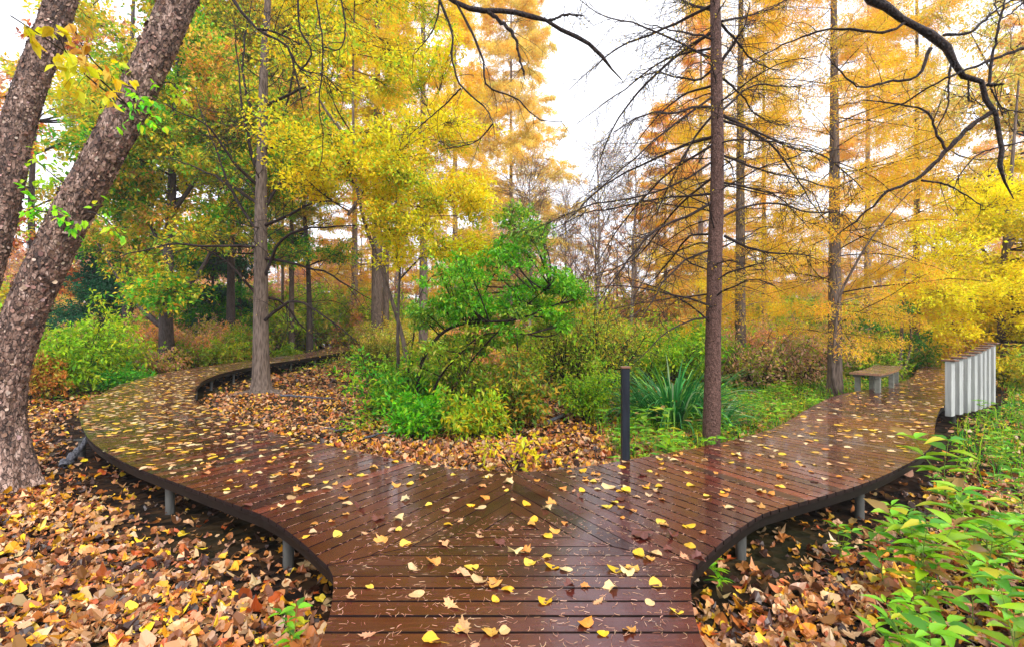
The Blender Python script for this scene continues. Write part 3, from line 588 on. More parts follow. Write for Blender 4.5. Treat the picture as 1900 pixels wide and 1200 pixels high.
def clump_crown(rg, stems, clumps, ntw, per, size, palette, tm=None, tw_r=.004, flat=.45, spread=.05, droop=.25, dens=1.0, curve=.12):
    """stems: list of (pts, rad); clumps: array of (x,y,z,R[,palette index]) in local metres; twigs run from the nearest stem into each clump"""
    mb = MB(); cr = MB(); sp = np.vstack([s[0] for s in stems]); sr = np.concatenate([s[1] for s in stems])
    for c in clumps:
        cc = np.array(c[:3], float); Rr = c[3]; pl = palette[c[4]] if len(c) > 4 else palette
        w = np.linalg.norm(sp-cc, axis=1)+np.maximum(0, sp[:, 2]-cc[2]+.15*Rr)*1.2; i = int(np.argmin(w)); a = sp[i]; L = np.linalg.norm(cc-a)
        k = 8; u = np.linspace(0, 1, k)[:, None]; mid = (a+cc)/2+rg.normal(0, curve*L, 3)*[1, 1, .6]+[0, 0, -.04*L]; b = (1-u)**2*a+2*u*(1-u)*mid+u*u*cc; r0 = min(sr[i]*.6, .008+L*.011)
        br(mb, b[None], (r0*np.linspace(1, .4, k))[None], 5)
        n = max(3, int(ntw*dens)); q = norm(rg.normal(size=(n, 3)))*rg.uniform(.25, 1, (n, 1))**.5*Rr*np.array([1, 1, flat]); e_ = cc+q; t = rg.uniform(.45, 1, n); s0 = b[(t*(k-1)).astype(int)]
        v = np.linspace(0, 1, 5)[None, :, None]; m2 = (s0+e_)/2+rg.normal(0, .12*Rr, (n, 3)); tw = (1-v)**2*s0[:, None]+2*v*(1-v)*m2[:, None]+v*v*e_[:, None]
        br(mb, tw, np.full((n, 5), tw_r)*np.linspace(1, .35, 5), 3)
        leaves_on(rg, cr, tw, per, size, pl, tm, .25, spread, droop, .45)
    return mb, cr
def rand_clumps(rg, n, lo, hi, Rr, npal=0, shape=None):
    out = []
    while len(out) < n:
        p = rg.uniform(lo, hi)
        if shape is not None and not shape(p): continue
        c = [*p, rg.uniform(*Rr)]
        if npal: c.append(int(rg.integers(0, npal)))
        out.append(c)
    return out
def ellip(c, r): return lambda p: (((p-np.array(c))/np.array(r))**2).sum() < 1

# ------------------------------------------------------------------ the two leaning river birches on the left
def birch(name, poly, d0, rpx, label, seed, extra_leaf):
    rg = np.random.default_rng(seed); line = PP(poly); base = np.array([line[0][0], line[0][1], float(gh(line[0][0], line[0][1]))]); c = smooth_line(np.hstack([line-base, np.array(rpx)[:, None]]), 260); rad = c[:, 3]; p = c[:, :3]
    S = 72; a, f = tubes(p, rad, S); an = np.tile(np.arange(S)/S*2*np.pi, len(p)); ctr = np.repeat(p, S, 0); dr = norm(a-ctr); hgt = np.repeat(p[:, 2], S)
    q = np.stack([np.cos(an)*1.1, np.sin(an)*1.1, hgt*1.1], -1); n1 = wob(q, 5.0); n2 = wob(q*[1, 1, .5]+7, 15.0); n3 = wob(q+3, 34.0)
    fl = np.exp(-np.maximum(hgt, 0)/.38)[:, None]
    disp = (.010*np.abs(n1)+.008*np.sign(n2)*np.abs(n2)**.5+.006*n3)[:, None]*(np.repeat(rad, S)[:, None]/.25)+fl*.05*(np.sin(an*5+1.3)+.6*np.sin(an*8))[:, None]
    a = a+dr*disp; t = empty(name, base, label, 'tree'); MB().add(a, f, smooth=False).build('trunk', M['bark_birch'], t, cols=False)
    # curling plates of bark
    n = 3600; i = rg.integers(20, len(p)-1, n); th = rg.uniform(0, 6.28, n); k = i*S+(th/6.283*S).astype(int); pos = a[k]+dr[k]*.004; tg = norm(np.gradient(p, axis=0))[i]; side = norm(np.cross(tg, dr[k])); 
    up = norm(dr[k]+rg.normal(0, .25, (n, 3))+side*rg.normal(0, .3, (n, 1))); fr = frames(norm(side+rg.normal(0, .35, (n, 3))), up)
    tm = (np.array([[-.5, -.5, 0], [.4, -.55, .03], [.55, .05, .09], [.3, .5, .22], [-.35, .55, .2], [-.6, 0, .02]]), np.array([[0, 1, 2], [0, 2, 5], [5, 2, 3], [5, 3, 4]]))
    mb = MB(); scatter(mb, tm, pos, fr, rg.uniform(.01, .034, n)*rg.uniform(.6, 1.7, n), pal(rg, n, [(3, (.15, .08, .055)), (2, (.27, .16, .115)), (1.8, (.04, .02, .014)), (.9, (.45, .31, .25))], .15)); mb.build('bark_flakes', M['flake'], t)
    if extra_leaf: extra_leaf(t, base, rg, a-0, dr)
    return t
def vine(t, base, rg, a, dr):
    # leafy side shoots hanging in front of the trunk
    mb = MB(); cr = MB()
    for px, py, d, n, R_, pl in ((255, 190, 5.7, 10, .35, BRIGHT), (300, 235, 5.6, 10, .34, BRIGHT), (225, 440, 5.5, 9, .3, LIME), (330, 175, 6.3, 10, .35, LIME), (130, 420, 5.9, 8, .3, BRIGHT), (60, 290, 6.6, 12, .45, LIME), (95, 330, 7, 12, .5, LIME), (110, 70, 3.4, 12, .33, YELLOW), (20, 30, 3.2, 8, .25, YELLOW), (140, 60, 3.6, 8, .25, [(1, (.75, .33, .03)), (1, (.8, .5, .05))]), (60, 385, 6.0, 8, .3, BRIGHT), (240, 140, 6.1, 7, .3, LIME)):
        c = P(px, py, d)-base; s = np.argmin(np.linalg.norm(a-c, axis=1)); s0 = a[s]; k = np.linspace(0, 1, 7)[:, None]; mid = (s0+c)/2+rg.normal(0, .12, 3)+[0, 0, .15]; b = (1-k)**2*s0+2*k*(1-k)*mid+k*k*c; br(mb, b[None], np.linspace(.009, .004, 7)[None], 5)
        tw, tr = grow(rg, b[None], np.full((1, 7), .004), n, .3, 1, 55, lambda t: R_*1.2*(1.2-t), 5, .2, .08, rmin=.0015); br(mb, tw, tr, 3); leaves_on(rg, cr, tw, 4, .095 if d < 4 else .08, pl, tmpl_oval(.62, .06, .2), .2, .01, .5, .5)
    mb.build('side_shoots', M['twig'], t, cols=False); cr.build('leaves', M['leaf'], t)
birch('river_birch', [(12, 905, 6.2), (4, 800, 6.2), (8, 715, 6.2), (34, 620, 6.2), (62, 545, 6.2), (132, 400, 6.2), (240, 200, 6.2), (333, 0, 6.2), (430, -230, 6.2)], 6.2, [.33, .23, .205, .2, .198, .192, .185, .175, .165],
      'big leaning river birch with flaking brown bark beside the left bend of the boardwalk', 31, vine)
birch('river_birch', [(-95, 800, 7.4), (-72, 680, 7.4), (-45, 560, 7.4), (-12, 440, 7.4), (10, 350, 7.4), (29, 250, 7.4), (60, 150, 7.4), (98, 50, 7.4), (150, -120, 7.4)], 7.4, [.28, .22, .205, .2, .195, .19, .18, .175, .165],
      'second river birch leaning behind the big one, paler pinkish flaking bark', 37, None)

# ------------------------------------------------------------------ the tamarack standing at the right arm
def tamarack():
    d = 8.15; rg = np.random.default_rng(8); line = PP([(1320, 838), (1322, 700), (1326, 500), (1331, 300), (1329, 120), (1326, -40), (1322, -300)], d); base = line[0].copy(); base[2] = float(gh(base[0], base[1])); c = smooth_line(np.hstack([line-base, np.array([.14, .124, .112, .099, .084, .074, .06])[:, None]]), 90); p, r = c[:, :3], c[:, 3]
    spec = [  # photographed limbs: (pixel polyline, depth change outwards)
     ([(1322, 30), (1362, 70), (1400, 115), (1450, 140)], .5), ([(1330, 75), (1270, 60), (1200, 45)], -.4), ([(1322, 110), (1270, 85), (1200, 50), (1120, 30), (1060, -10)], .6), ([(1338, 115), (1375, 60), (1392, 0)], -.2),
     ([(1322, 130), (1290, 150), (1230, 135), (1180, 145)], .3), ([(1340, 145), (1375, 175), (1410, 215), (1450, 235)], .8), ([(1320, 200), (1290, 200), (1250, 213), (1200, 218), (1150, 255)], -.5), ([(1340, 205), (1400, 160), (1470, 160), (1520, 150)], .7),
     ([(1322, 215), (1290, 255), (1250, 330), (1225, 400)], .2), ([(1342, 215), (1390, 240), (1440, 270), (1490, 330), (1540, 400)], .4), ([(1342, 225), (1390, 240), (1460, 275), (1530, 300), (1600, 365)], -.6), ([(1322, 360), (1270, 365), (1200, 372), (1130, 390), (1080, 400), (1020, 430)], .5),
     ([(1322, 375), (1270, 405), (1210, 430), (1150, 500), (1110, 560)], -.5), ([(1342, 402), (1380, 385), (1440, 380), (1500, 398), (1560, 405), (1590, 440)], .6), ([(1322, 435), (1280, 440), (1250, 480), (1190, 545)], .7), ([(1344, 438), (1390, 460), (1440, 472), (1500, 478)], -.4),
     ([(1322, 462), (1260, 490), (1210, 550), (1180, 600)], -.9), ([(1322, 300), (1260, 340), (1180, 365), (1090, 380), (1000, 420)], -.3), ([(1322, 255), (1270, 270), (1200, 300), (1120, 345), (1060, 400)], 1.0), ([(1344, 340), (1400, 350), (1450, 370), (1500, 420)], 1.1), ([(1344, 290), (1400, 310), (1470, 330), (1560, 350)], 1.4), ([(1322, 20), (1260, 0), (1200, -40)], 1), ([(1340, 40), (1420, 20), (1500, -30)], 1.2), ([(1322, 160), (1260, 180), (1200, 230), (1150, 300)], 1.3), ([(1322, 60), (1260, 100), (1190, 160), (1130, 240), (1090, 330)], .9), ([(1322, 90), (1240, 110), (1150, 170), (1070, 230)], 1.5), ([(1322, 180), (1240, 240), (1160, 310), (1080, 380)], -.7), ([(1322, 10), (1240, 50), (1150, 90), (1060, 170)], 1.1), ([(1322, 270), (1230, 330), (1150, 420), (1090, 510)], .9), ([(1322, 330), (1250, 390), (1180, 470), (1100, 500)], 1.2)]
    L1 = []; R1 = []
    for k, (pl, dd) in enumerate(spec):
        n = len(pl); q = np.array([P(x, y, d+dd*(i/(n-1))*1.6) for i, (x, y) in enumerate(pl)])-base; L1.append(smooth_line(q, 14)); R1.append(np.linspace(.021 if k % 3 else .027, .006, 14))
    L1 = np.array(L1); R1 = np.array(R1); L1[:, 3:] += np.cumsum(rg.normal(0, .011, L1[:, 3:].shape), 1)
    x1, xr = grow(rg, p[None], r[None], 56, .2, .98, 80, lambda t: 2.1*(1.2-t), 10, .08, .05, rk=.008); 
    l2, r2 = grow(rg, L1, R1, 17, .12, .97, 52, lambda t: .68*(1.25-t*.5), 7, .14, .1, True, .7, .005, rk=.007)
    l2b, r2b = grow(rg, x1, xr, 9, .12, .97, 52, lambda t: .5*(1.25-t*.5), 6, .14, .1, True, .7, .005, rk=.007); l3, r3 = grow(rg, l2, r2, 6, .1, .95, 48, lambda t: .26*(1.2-t*.4), 5, .14, .14, False, .9, .0042, rk=.008)
    mb = MB(); br(mb, L1, R1, 6); br(mb, x1, xr, 5); br(mb, l2, r2, 4); br(mb, l2b, r2b, 4); br(mb, l3, r3, 3)
    cr = MB(); leaves_on(rg, cr, l3, 1, .035, GOLD, tmpl_rhomb(.3, .04), .1, .01, .3, .8); leaves_on(rg, cr, l2b, 4, .035, GOLD, tmpl_rhomb(.3, .04), .1, .01, .3, .8)
    t = tree_obj('tamarack', base, 'nearly bare tamarack with a straight brown trunk rising at the edge of the right walkway', 'tree', None, mb, cr, M['bark_red'], M['twig'], M['needle'])
    S = 40; a, f = tubes(p, r, S); an = np.tile(np.arange(S)/S*6.283, len(p)); q = np.stack([np.cos(an), np.sin(an), np.repeat(p[:, 2], S)*2], -1); dr = norm(a-np.repeat(p, S, 0)); a = a+dr*(.006*wob(q, 9)+.003*wob(q, 23))[:, None]; MB().add(a, f, smooth=True).build('trunk', M['bark_red'], t, cols=False)
    # short snags on the trunk
    s1, sr = grow(rg, p[None], r[None], 60, .05, .95, 85, lambda t: .13+0*t, 4, .1, 0, rr=.12, rk=.06); mb = MB(); br(mb, s1, sr, 5); mb.build('snags', M['bark_red'], t, cols=False)
tamarack()

# ------------------------------------------------------------------ bare grey tree in the middle of the litter, left
def grey_tree():
    d = 14.6; rg = np.random.default_rng(14); line = PP([(485, 735), (484, 640), (484, 500), (484, 380), (487, 250), (490, 120), (497, 0), (500, -150)], d); base = line[0].copy(); base[2] = float(gh(base[0], base[1])); c = smooth_line(np.hstack([line-base, np.array([.25, .215, .185, .16, .14, .11, .085, .045])[:, None]]), 60); p, r = c[:, :3], c[:, 3]; r = r*(1+.55*np.exp(-np.maximum(p[:, 2], 0)/.22))
    spec = [([(484, 560), (440, 500), (395, 470), (340, 450)], -1), ([(488, 520), (520, 450), (560, 430), (640, 425), (700, 428)], -1.5), ([(486, 480), (530, 485), (600, 500), (640, 520), (690, 545)], -1), ([(484, 600), (540, 560), (600, 590), (660, 640)], -2), ([(482, 440), (430, 350), (400, 260), (370, 180)], .5), ([(484, 400), (520, 340), (560, 320), (640, 330), (700, 340)], .8), ([(484, 330), (455, 250), (440, 150), (430, 40)], 0), ([(486, 300), (510, 250), (540, 170), (555, 60)], .3), ([(484, 460), (420, 455), (330, 455), (260, 470), (190, 485)], -2.4), ([(482, 380), (400, 330), (340, 300), (300, 290)], 1), ([(486, 240), (460, 180), (455, 90), (470, 0)], .7), ([(488, 420), (540, 400), (600, 380), (650, 400)], -1.2), ([(484, 550), (520, 560), (560, 600), (600, 640)], 1.1), ([(484, 350), (430, 300), (380, 240), (300, 200)], -1.6), ([(486, 200), (530, 180), (590, 160), (640, 180)], -1.2), ([(486, 280), (560, 260), (620, 280), (690, 290)], -.5)]
    L1 = []; R1 = []
    for pl, dd in spec: n = len(pl); L1.append(smooth_line(np.array([P(x, y, d+dd*i/(n-1)) for i, (x, y) in enumerate(pl)])-base, 14)); R1.append(np.linspace(.05, .009, 14))
    L1 = np.array(L1); R1 = np.array(R1); L1[:, 3:] += np.cumsum(rg.normal(0, .025, L1[:, 3:].shape), 1); x1, xr = grow(rg, p[None], r[None], 30, .25, .99, 70, lambda t: 2.4*(1.15-t), 10, .12, .0, rk=.009)
    a1 = np.concatenate([L1, smooth_rows(x1, 14)]); ar = np.concatenate([R1, np.repeat(xr[:, :1], 14, 1)*np.linspace(1, .3, 14)])
    l2, r2 = grow(rg, a1, ar, 9, .1, .97, 48, lambda t: 1.15*(1.2-t*.5), 7, .16, .02, False, .6, .006, rk=.008); l3, r3 = grow(rg, l2, r2, 6, .1, .95, 45, lambda t: .55*(1.2-t*.5), 5, .16, .04, False, .8, .004, rk=.006)
    mb = MB(); br(mb, a1, ar, 6); br(mb, l2, r2, 4); br(mb, l3, r3, 3)
    cr = MB(); leaves_on(rg, cr, l3[rg.uniform(size=len(l3)) < .3], 2, .06, YGREEN, None, .1, .03, .3, .6)
    t = tree_obj('bare_tree', base, 'grey barked nearly bare tree standing in the leaf litter beside the left bend', 'tree', [(p, r)], mb, cr, M['bark_grey'], M['twig'], M['leaf'], sides=20)
    mb = MB()
    for a, L in ((-2.6, .9), (-.5, 1.1), (2.9, .7), (-1.5, .5), (.3, .7)):
        k = np.linspace(0, 1, 8); q = np.stack([np.cos(a+.3*k)*(.2+L*k), np.sin(a+.3*k)*(.2+L*k), .09*(1-k)**2-.03*k], -1); q[:, 2] += .02; br(mb, q[None], (.08*(1-k)+.02)[None], 7)
    mb.build('roots', M['bark_grey'], t, cols=False)
def smooth_rows(x, n):
    t = np.linspace(0, 1, n)[None].repeat(len(x), 0); return lerp_line(x, t)[0]
grey_tree()
# ------------------------------------------------------------------ golden larches and their neighbours
def larch_tree(px, d, h, r0, Lmax, seed, label, palette, n1=60, n2=11, n3=0, per=16, size=.075, z0=.1, droop=.03, bark='bark_grey', top=(0, 0), group=None, bend=.06, prof=None, sides=10, name='larch', wid=.26, spread=.05):
    per = int(per*2.6); size *= 1.55; wid = .17; spread = .09; n1 = int(n1*1.25); b = base_at(px, d); tr, mb, cr = larch(seed, h, r0, Lmax, n1, n2, per, palette, size, z0, droop, n3, top, bend=bend, prof=prof, wid=wid, spread=spread)
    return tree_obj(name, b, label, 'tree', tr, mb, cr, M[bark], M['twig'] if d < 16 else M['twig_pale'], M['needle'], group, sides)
larch_tree(1549, 13.9, 17, .19, 3.3, 101, 'larch with a slightly crooked dark trunk and orange gold needles beside the bench', ORANGE[:2]+GOLD, 88, 13, 3, 7, .062, z0=.1, wid=.2)
larch_tree(1374, 18.2, 21, .2, 3.5, 102, 'golden larch right behind the bare tamarack trunk', GOLD, 84, 13, 2, 9, .075, z0=.1)
larch_tree(1418, 27, 20, .16, 3.4, 103, 'slender dark stemmed larch standing farther back between two golden larches', GOLD+ORANGE, 70, 12, 0, 20, .1, z0=.14)
larch_tree(1700, 24, 24, .17, 4.2, 104, 'tall golden larch with a thick grey trunk behind the bench', GOLD, 90, 13, 2, 9, .1, z0=.12)
larch_tree(785, 20.5, 22, .2, 3.4, 105, 'larch with a straight dark trunk behind the green shrub tree', GOLD, 74, 12, 2, 8, .085, z0=.3)
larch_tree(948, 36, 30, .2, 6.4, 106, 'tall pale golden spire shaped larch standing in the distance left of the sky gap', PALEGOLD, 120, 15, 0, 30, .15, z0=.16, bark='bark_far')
larch_tree(700, 27, 27, .34, 4.4, 107, 'larch with a stout pale grey trunk left of the green shrub tree', GOLD+YGREEN, 84, 12, 0, 26, .12, z0=.34, bark='bark_grey')
larch_tree(716, 29, 26, .2, 3.8, 108, 'thinner grey larch trunk standing close behind the stout pale one', GOLD, 60, 12, 0, 18, .12, z0=.4, bark='bark_grey')
larch_tree(541, 33, 24, .19, 3.6, 109, 'grey trunked larch between the bends of the far walkway', YGREEN, 50, 10, 0, 18, .12, z0=.35, bark='bark_grey')
larch_tree(524, 37, 24, .12, 3.6, 110, 'thin larch trunk just left of the grey trunked one by the far walkway', ORANGE, 50, 10, 0, 18, .13, z0=.35, bark='bark_far')
larch_tree(445, 32, 20, .15, 3, 111, 'slim trunked tree behind the left walkway, left of the bare grey tree', MIXGREEN, 50, 9, 0, 18, .12, z0=.35)
larch_tree(1875, 40, 26, .24, 4.6, 112, 'orange gold larch at the far right behind the yellow beech', ORANGE+GOLD, 80, 12, 0, 24, .13, z0=.1)
larch_tree(1610, 34, 27, .26, 5, 113, 'broad orange larch in the distance beyond the bench', ORANGE+PALEGOLD, 90, 12, 0, 24, .14, z0=.08, bark='bark_far')
larch_tree(1235, 37, 18.5, .15, 4.6, 117, 'small orange gold larch in the distance where the sky gap ends', ORANGE+GOLD, 70, 12, 0, 22, .14, z0=.05, bark='bark_far')
larch_tree(1300, 30, 23, .2, 5.0, 114, 'orange larch in the distance left of the tamarack trunk', PALEGOLD+ORANGE, 80, 12, 0, 20, .13, z0=.08, bark='bark_far', prof=lambda t: 3.9*np.clip(1.0-t, .05, 1)**1.1)
larch_tree(845, 31, 27, .22, 4.2, 115, 'golden larch behind the yellow maple, left of the pale spire', GOLD+PALEGOLD, 84, 12, 0, 24, .13, z0=.1, bark='bark_far')
larch_tree(658, 40, 30, .3, 4.8, 116, 'hazy golden larch beyond the far walkway bend', GOLD+ORANGE, 84, 12, 0, 22, .15, z0=.1, bark='bark_far')

# broadleaf trees drawn clump by clump
def broad(name, label, px, d, stems_px, rr, n_cl, box_px, dz, Rr, ntw, per, size, palettes, seed, bark='bark_dark', group=None, tm=None, shape=None, flat=.42, dens=1, leafmat='leaf', twr=.006, sides=9, curve=.12):
    per = int(per*1.9); size *= 1.2; rg = np.random.default_rng(seed); base = base_at(px, d); stems = []
    for k, st in enumerate(stems_px):
        q = PP([(a[0], a[1], (a[2] if len(a) > 2 else d)) for a in st])-base; r0 = rr[k] if isinstance(rr, (list, tuple)) else rr; s = smooth_line(q, 30)
        if k == 0: s[0, 2] = min(s[0, 2], -.12)
        rad = np.linspace(r0, r0*.22, 30); 
        if k == 0: rad = rad*(1+.5*np.exp(-np.linspace(0, 30, 30)/2.0))
        stems.append((s, rad))
    x0, y0, x1, y1 = box_px; cl = []
    while len(cl) < n_cl:
        px_, py_ = rg.uniform(x0, x1), rg.uniform(y0, y1)
        if shape is not None and not shape((px_-x0)/(x1-x0)*2-1, (py_-y0)/(y1-y0)*2-1): continue
        w = P(px_, py_, d+rg.uniform(-dz, dz))-base; cl.append([*w, rg.uniform(*Rr)*1.28, int(rg.integers(0, len(palettes)))])
    mb, cr = clump_crown(rg, stems, cl, ntw, per, size, palettes, tm, twr, flat*1.25, .07, .25, dens, curve)
    return tree_obj(name, base, label, 'tree', stems, mb, cr, M[bark], M['twig'], M[leafmat], group, sides)
disc = lambda u, v: u*u+v*v < 1
broad('maple', 'dark stemmed forking maple with green and orange leaves behind the left bend', 310, 20.3,
      [[(311, 700), (309, 640), (308, 560), (312, 480), (318, 380), (322, 250), (330, 100)], [(308, 610), (275, 585), (240, 545), (210, 500), (180, 450)], [(309, 580), (350, 530), (385, 480), (410, 400)], [(312, 480), (270, 400), (230, 320)], [(316, 400), (370, 320), (400, 220)]],
      [.27, .13, .13, .1, .1], 62, (150, 60, 610, 570), 3.2, (1.0, 1.7), 36, 16, .14, [MIXGREEN, MIXGREEN+GREEN, MIXGREEN+GREEN, MIXGREEN+ORANGE], 201, shape=lambda u, v: u*u+v*v*.9 < 1, sides=12, leafmat='leaf')
broad('maple', 'tall maple with olive and golden leaves filling the space above the left bend', 235, 25, [[(235, 668), (238, 560), (232, 400), (240, 200), (250, -60)], [(235, 450), (180, 330), (150, 200)], [(238, 300), (300, 180), (360, 60)]], [.25, .12, .12], 66, (90, -90, 480, 430), 4, (1.3, 2.2), 34, 16, .17, [YGREEN, MIXGREEN, MIXGREEN, YGREEN], 202, shape=None)
broad('red_maple', 'red and orange tinted maple in the background at the far left', 60, 30, [[(60, 660), (62, 520), (58, 380), (66, 200), (70, 60)]], .25, 40, (-80, 60, 250, 560), 4, (1.3, 2.2), 26, 12, .2, [RUST, ORANGE, [(2, (.6, .12, .03)), (1, (.7, .3, .05))], LIME, YGREEN], 203, dens=.75)
broad('maple', 'yellow and green maple in the upper middle with leafy sprays hanging across the golden larches', 762, 12.5, [[(762, 775, 12.9), (752, 650, 12.8), (715, 520, 12.7), (668, 380), (655, 200), (660, -80)], [(645, 400), (720, 300), (800, 230)], [(648, 330), (700, 380), (780, 400), (850, 400)], [(646, 260), (590, 180), (560, 80)]], [.06, .04, .035, .04], 42, (500, -80, 860, 350), 2.4, (.6, 1.05), 26, 13, .085, [YGREEN, YELLOW, YGREEN, YELLOW], 204, bark='bark_grey', flat=.35)
broad('maple', 'slender maple with yellow leafy sprays reaching down beside the green shrub tree', 745, 11.5, [[(742, 770), (738, 620), (742, 480), (735, 380), (745, 250)], [(740, 520), (800, 460), (860, 425)]], [.045, .025], 30, (690, 300, 900, 480), 1.4, (.4, .7), 22, 12, .075, [YELLOW, YGREEN, YELLOW], 205, flat=.4)
broad('maple', 'green leaved maple behind the bare grey tree', 575, 33, [[(575, 660), (572, 500), (560, 300), (560, 60)]], .18, 44, (480, 180, 640, 480), 3, (.9, 1.6), 28, 14, .14, [GREEN, MIXGREEN, YGREEN], 206)
broad('maple', 'tall yellow leaved maple reaching above the bare grey tree', 430, 27, [[(428, 670), (430, 400), (440, 100), (440, -80)]], .22, 52, (330, -100, 640, 240), 4, (1.3, 2.2), 30, 14, .17, [YGREEN, YELLOW, YELLOW, MIXGREEN], 207)
broad('beech', 'bright yellow beech filling the right edge behind the railing', 1860, 18.5, [[(1862, 690), (1858, 560), (1868, 420), (1880, 280), (1890, 150)], [(1862, 520), (1800, 430), (1760, 380)], [(1865, 470), (1930, 380), (1990, 320)], [(1858, 600), (1800, 560), (1740, 540)]], [.13, .07, .07, .06], 112, (1700, 290, 2080, 690), 2.6, (.7, 1.3), 36, 14, .095, [[(3, (.97, .8, .01)), (1, (.96, .7, .01))]], 208, flat=.34, bark='bark_grey', shape=lambda u, v: (u-.2)**2+(v-.1)**2 < 1.1)
broad('beech', 'pale yellow green tree high in the upper right corner', 1960, 23, [[(1960, 690), (1950, 400), (1930, 200), (1900, 0)], [(1945, 300), (1850, 150), (1800, 60)]], [.22, .1], 56, (1700, -100, 2080, 380), 4, (1.2, 2.0), 24, 11, .14, [[(2, (.8, .66, .1)), (1, (.6, .6, .12)), (1, (.82, .5, .1))], [(2, (.82, .6, .2)), (1, (.7, .66, .2))]], 209, dens=.8, bark='bark_grey')
broad('yellow_sapling', 'low yellow leaved sapling beyond the end of the right walkway', 1765, 27, [[(1765, 655), (1768, 600), (1762, 540)]], .05, 34, (1690, 540, 1900, 650), 2.5, (.9, 1.5), 30, 14, .12, [YELLOW], 210, flat=.45)
broad('hemlock', 'dark green evergreen behind the left shrubs', 175, 27, [[(175, 665), (175, 590), (173, 520), (176, 460)]], .14, 40, (105, 470, 270, 650), 2, (.9, 1.5), 60, 16, .12, [DKGREEN], 211, flat=.3, shape=lambda u, v: abs(u) < (v+1.5)/2.3, leafmat='needle')
broad('hemlock', 'second dark evergreen half hidden by the forking maple', 395, 31, [[(395, 660), (395, 560), (396, 430)]], .14, 34, (330, 440, 470, 620), 2, (1., 1.6), 46, 14, .14, [DKGREEN, GREEN], 212, flat=.3, leafmat='needle')
# the green shrub tree in the middle
broad('shrub_tree', 'bright green arching shrub tree with dark bent stems in the middle of the litter', 775, 10.6,
      [[(772, 790, 10.6), (778, 690, 10.5), (800, 640, 10.3), (835, 608, 10.1), (885, 598, 9.9), (960, 592, 9.7), (1040, 562, 9.5)], [(760, 785, 10.7), (757, 700, 10.7), (768, 620, 10.8), (775, 560, 10.9), (800, 515, 10.9), (830, 500, 11)], [(830, 770, 10.8), (838, 700, 10.9), (880, 620, 11), (905, 530, 11.2), (945, 470, 11.2), (970, 400, 11.3)], [(800, 790, 10.4), (860, 690, 10.2), (900, 640, 10.), (950, 590, 9.8), (1020, 530, 9.7)], [(790, 780, 10.2), (810, 710, 10.1), (850, 660, 10), (900, 620, 9.8), (980, 620, 9.6)], [(880, 850, 9.2), (900, 790, 9.3), (940, 720, 9.6), (960, 650, 9.8)]],
      [.05, .028, .04, .03, .03, .016], 0, (0, 0, 1, 1), 1, (1, 1), 1, 1, .1, [GREEN], 213, bark='bark_wet', sides=8)
st = [o for o in bpy.data.objects if o.name.startswith('shrub_tree')][0]
def fill_shrub_tree():
    rg = np.random.default_rng(77); base = np.array(st.location); stems = []; dk = lambda p_: [(w_, tuple(x*.75 for x in c_)) for w_, c_ in p_]
    me = [c for c in st.children][0].data; v = np.zeros(len(me.vertices)*3); me.vertices.foreach_get('co', v); v = v.reshape(-1, 8, 3).mean(1); stems.append((v, np.full(len(v), .03)))
    cl = []
    for px, py, r, n, pl in ((985, 425, 48, 11, 1), (935, 465, 60, 12, 0), (865, 500, 62, 13, 0), (825, 560, 62, 13, 0), (900, 560, 75, 15, 0), (985, 560, 70, 16, 0), (1040, 540, 45, 12, 0), (945, 605, 60, 11, 1), (765, 580, 42, 4, 1), (1050, 580, 25, 3, 0), (1000, 520, 50, 9, 0), (960, 390, 28, 3, 1), (870, 640, 60, 5, 1), (800, 660, 60, 5, 2), (930, 690, 60, 5, 2)):
        for _ in range(n): c = P(px+rg.normal(0, r*.45), py+rg.normal(0, r*.3), 10.2+rg.normal(0, .55))-base; cl.append([*c, rg.uniform(.28, .48), pl])
    mb, cr = clump_crown(rg, stems, cl, 15, 12, .085, [dk(BRIGHT), dk([(2, (.25, .5, .02)), (1, (.5, .6, .03)), (1, (.1, .34, .02))]), dk(OLIVE+LIME)], tmpl_rhomb(.4, .1), .003, .38, .02, .3, 1, .1)
    mb.build('branches', M['twig'], st, cols=False); cr.build('crown', M['green'], st)
fill_shrub_tree()
# multi stemmed young tree with dark green leaves behind the bench
broad('young_tree', 'multi stemmed young tree with a few dark green leaves right behind the bench', 1668, 17.5, [[(1668, 705), (1672, 640), (1676, 560), (1680, 500)], [(1664, 705), (1650, 640), (1630, 590), (1610, 560)], [(1672, 700), (1690, 640), (1685, 580), (1672, 520)]], [.075, .035, .05], 9, (1590, 560, 1710, 660), 1, (.4, .6), 12, 8, .13, [[(1, (.05, .22, .02)), (1, (.09, .3, .03))]], 214, bark='bark_grey')

# ------------------------------------------------------------------ far woods: every tree an object, meshes shared
def bare_near(px, d, h, seed, label):
    p, r = straight(None, (0, 0), h, 22, h*.011, .02, seed, .3); rg = np.random.default_rng(seed); l1, r1 = grow(rg, p[None], r[None], 26, .2, .98, 36, lambda t: h*.36*(1.15-t), 9, .12, -.02, rr=.5, rmin=.012); l2, r2 = grow(rg, l1, r1, 9, .2, .97, 36, lambda t: h*.15*(1.2-t*.6), 7, .14, -.01, rr=.5, rmin=.009); l3, r3 = grow(rg, l2, r2, 7, .1, .97, 34, lambda t: h*.07, 5, .14, 0, rr=.6, rmin=.007)
    mb = MB(); br(mb, l1, r1, 5); br(mb, l2, r2, 4); br(mb, l3, r3, 3); cr = MB(); leaves_on(rg, cr, l3, 1, .1, RUST+PALEGOLD, None, .2, .1, .3, .8)
    tree_obj('bare_tree', base_at(px, d), label, 'tree', [(p, r)], mb, cr, M['bark_far'], M['twig_pale'], M['leaf'], None, 8)
bare_near(1108, 30, 12.5, 901, 'leafless pale tree with upswept twigs standing in the sky gap')
bare_near(1050, 34, 10.5, 902, 'smaller leafless tree in the sky gap, left of the pale upswept one')
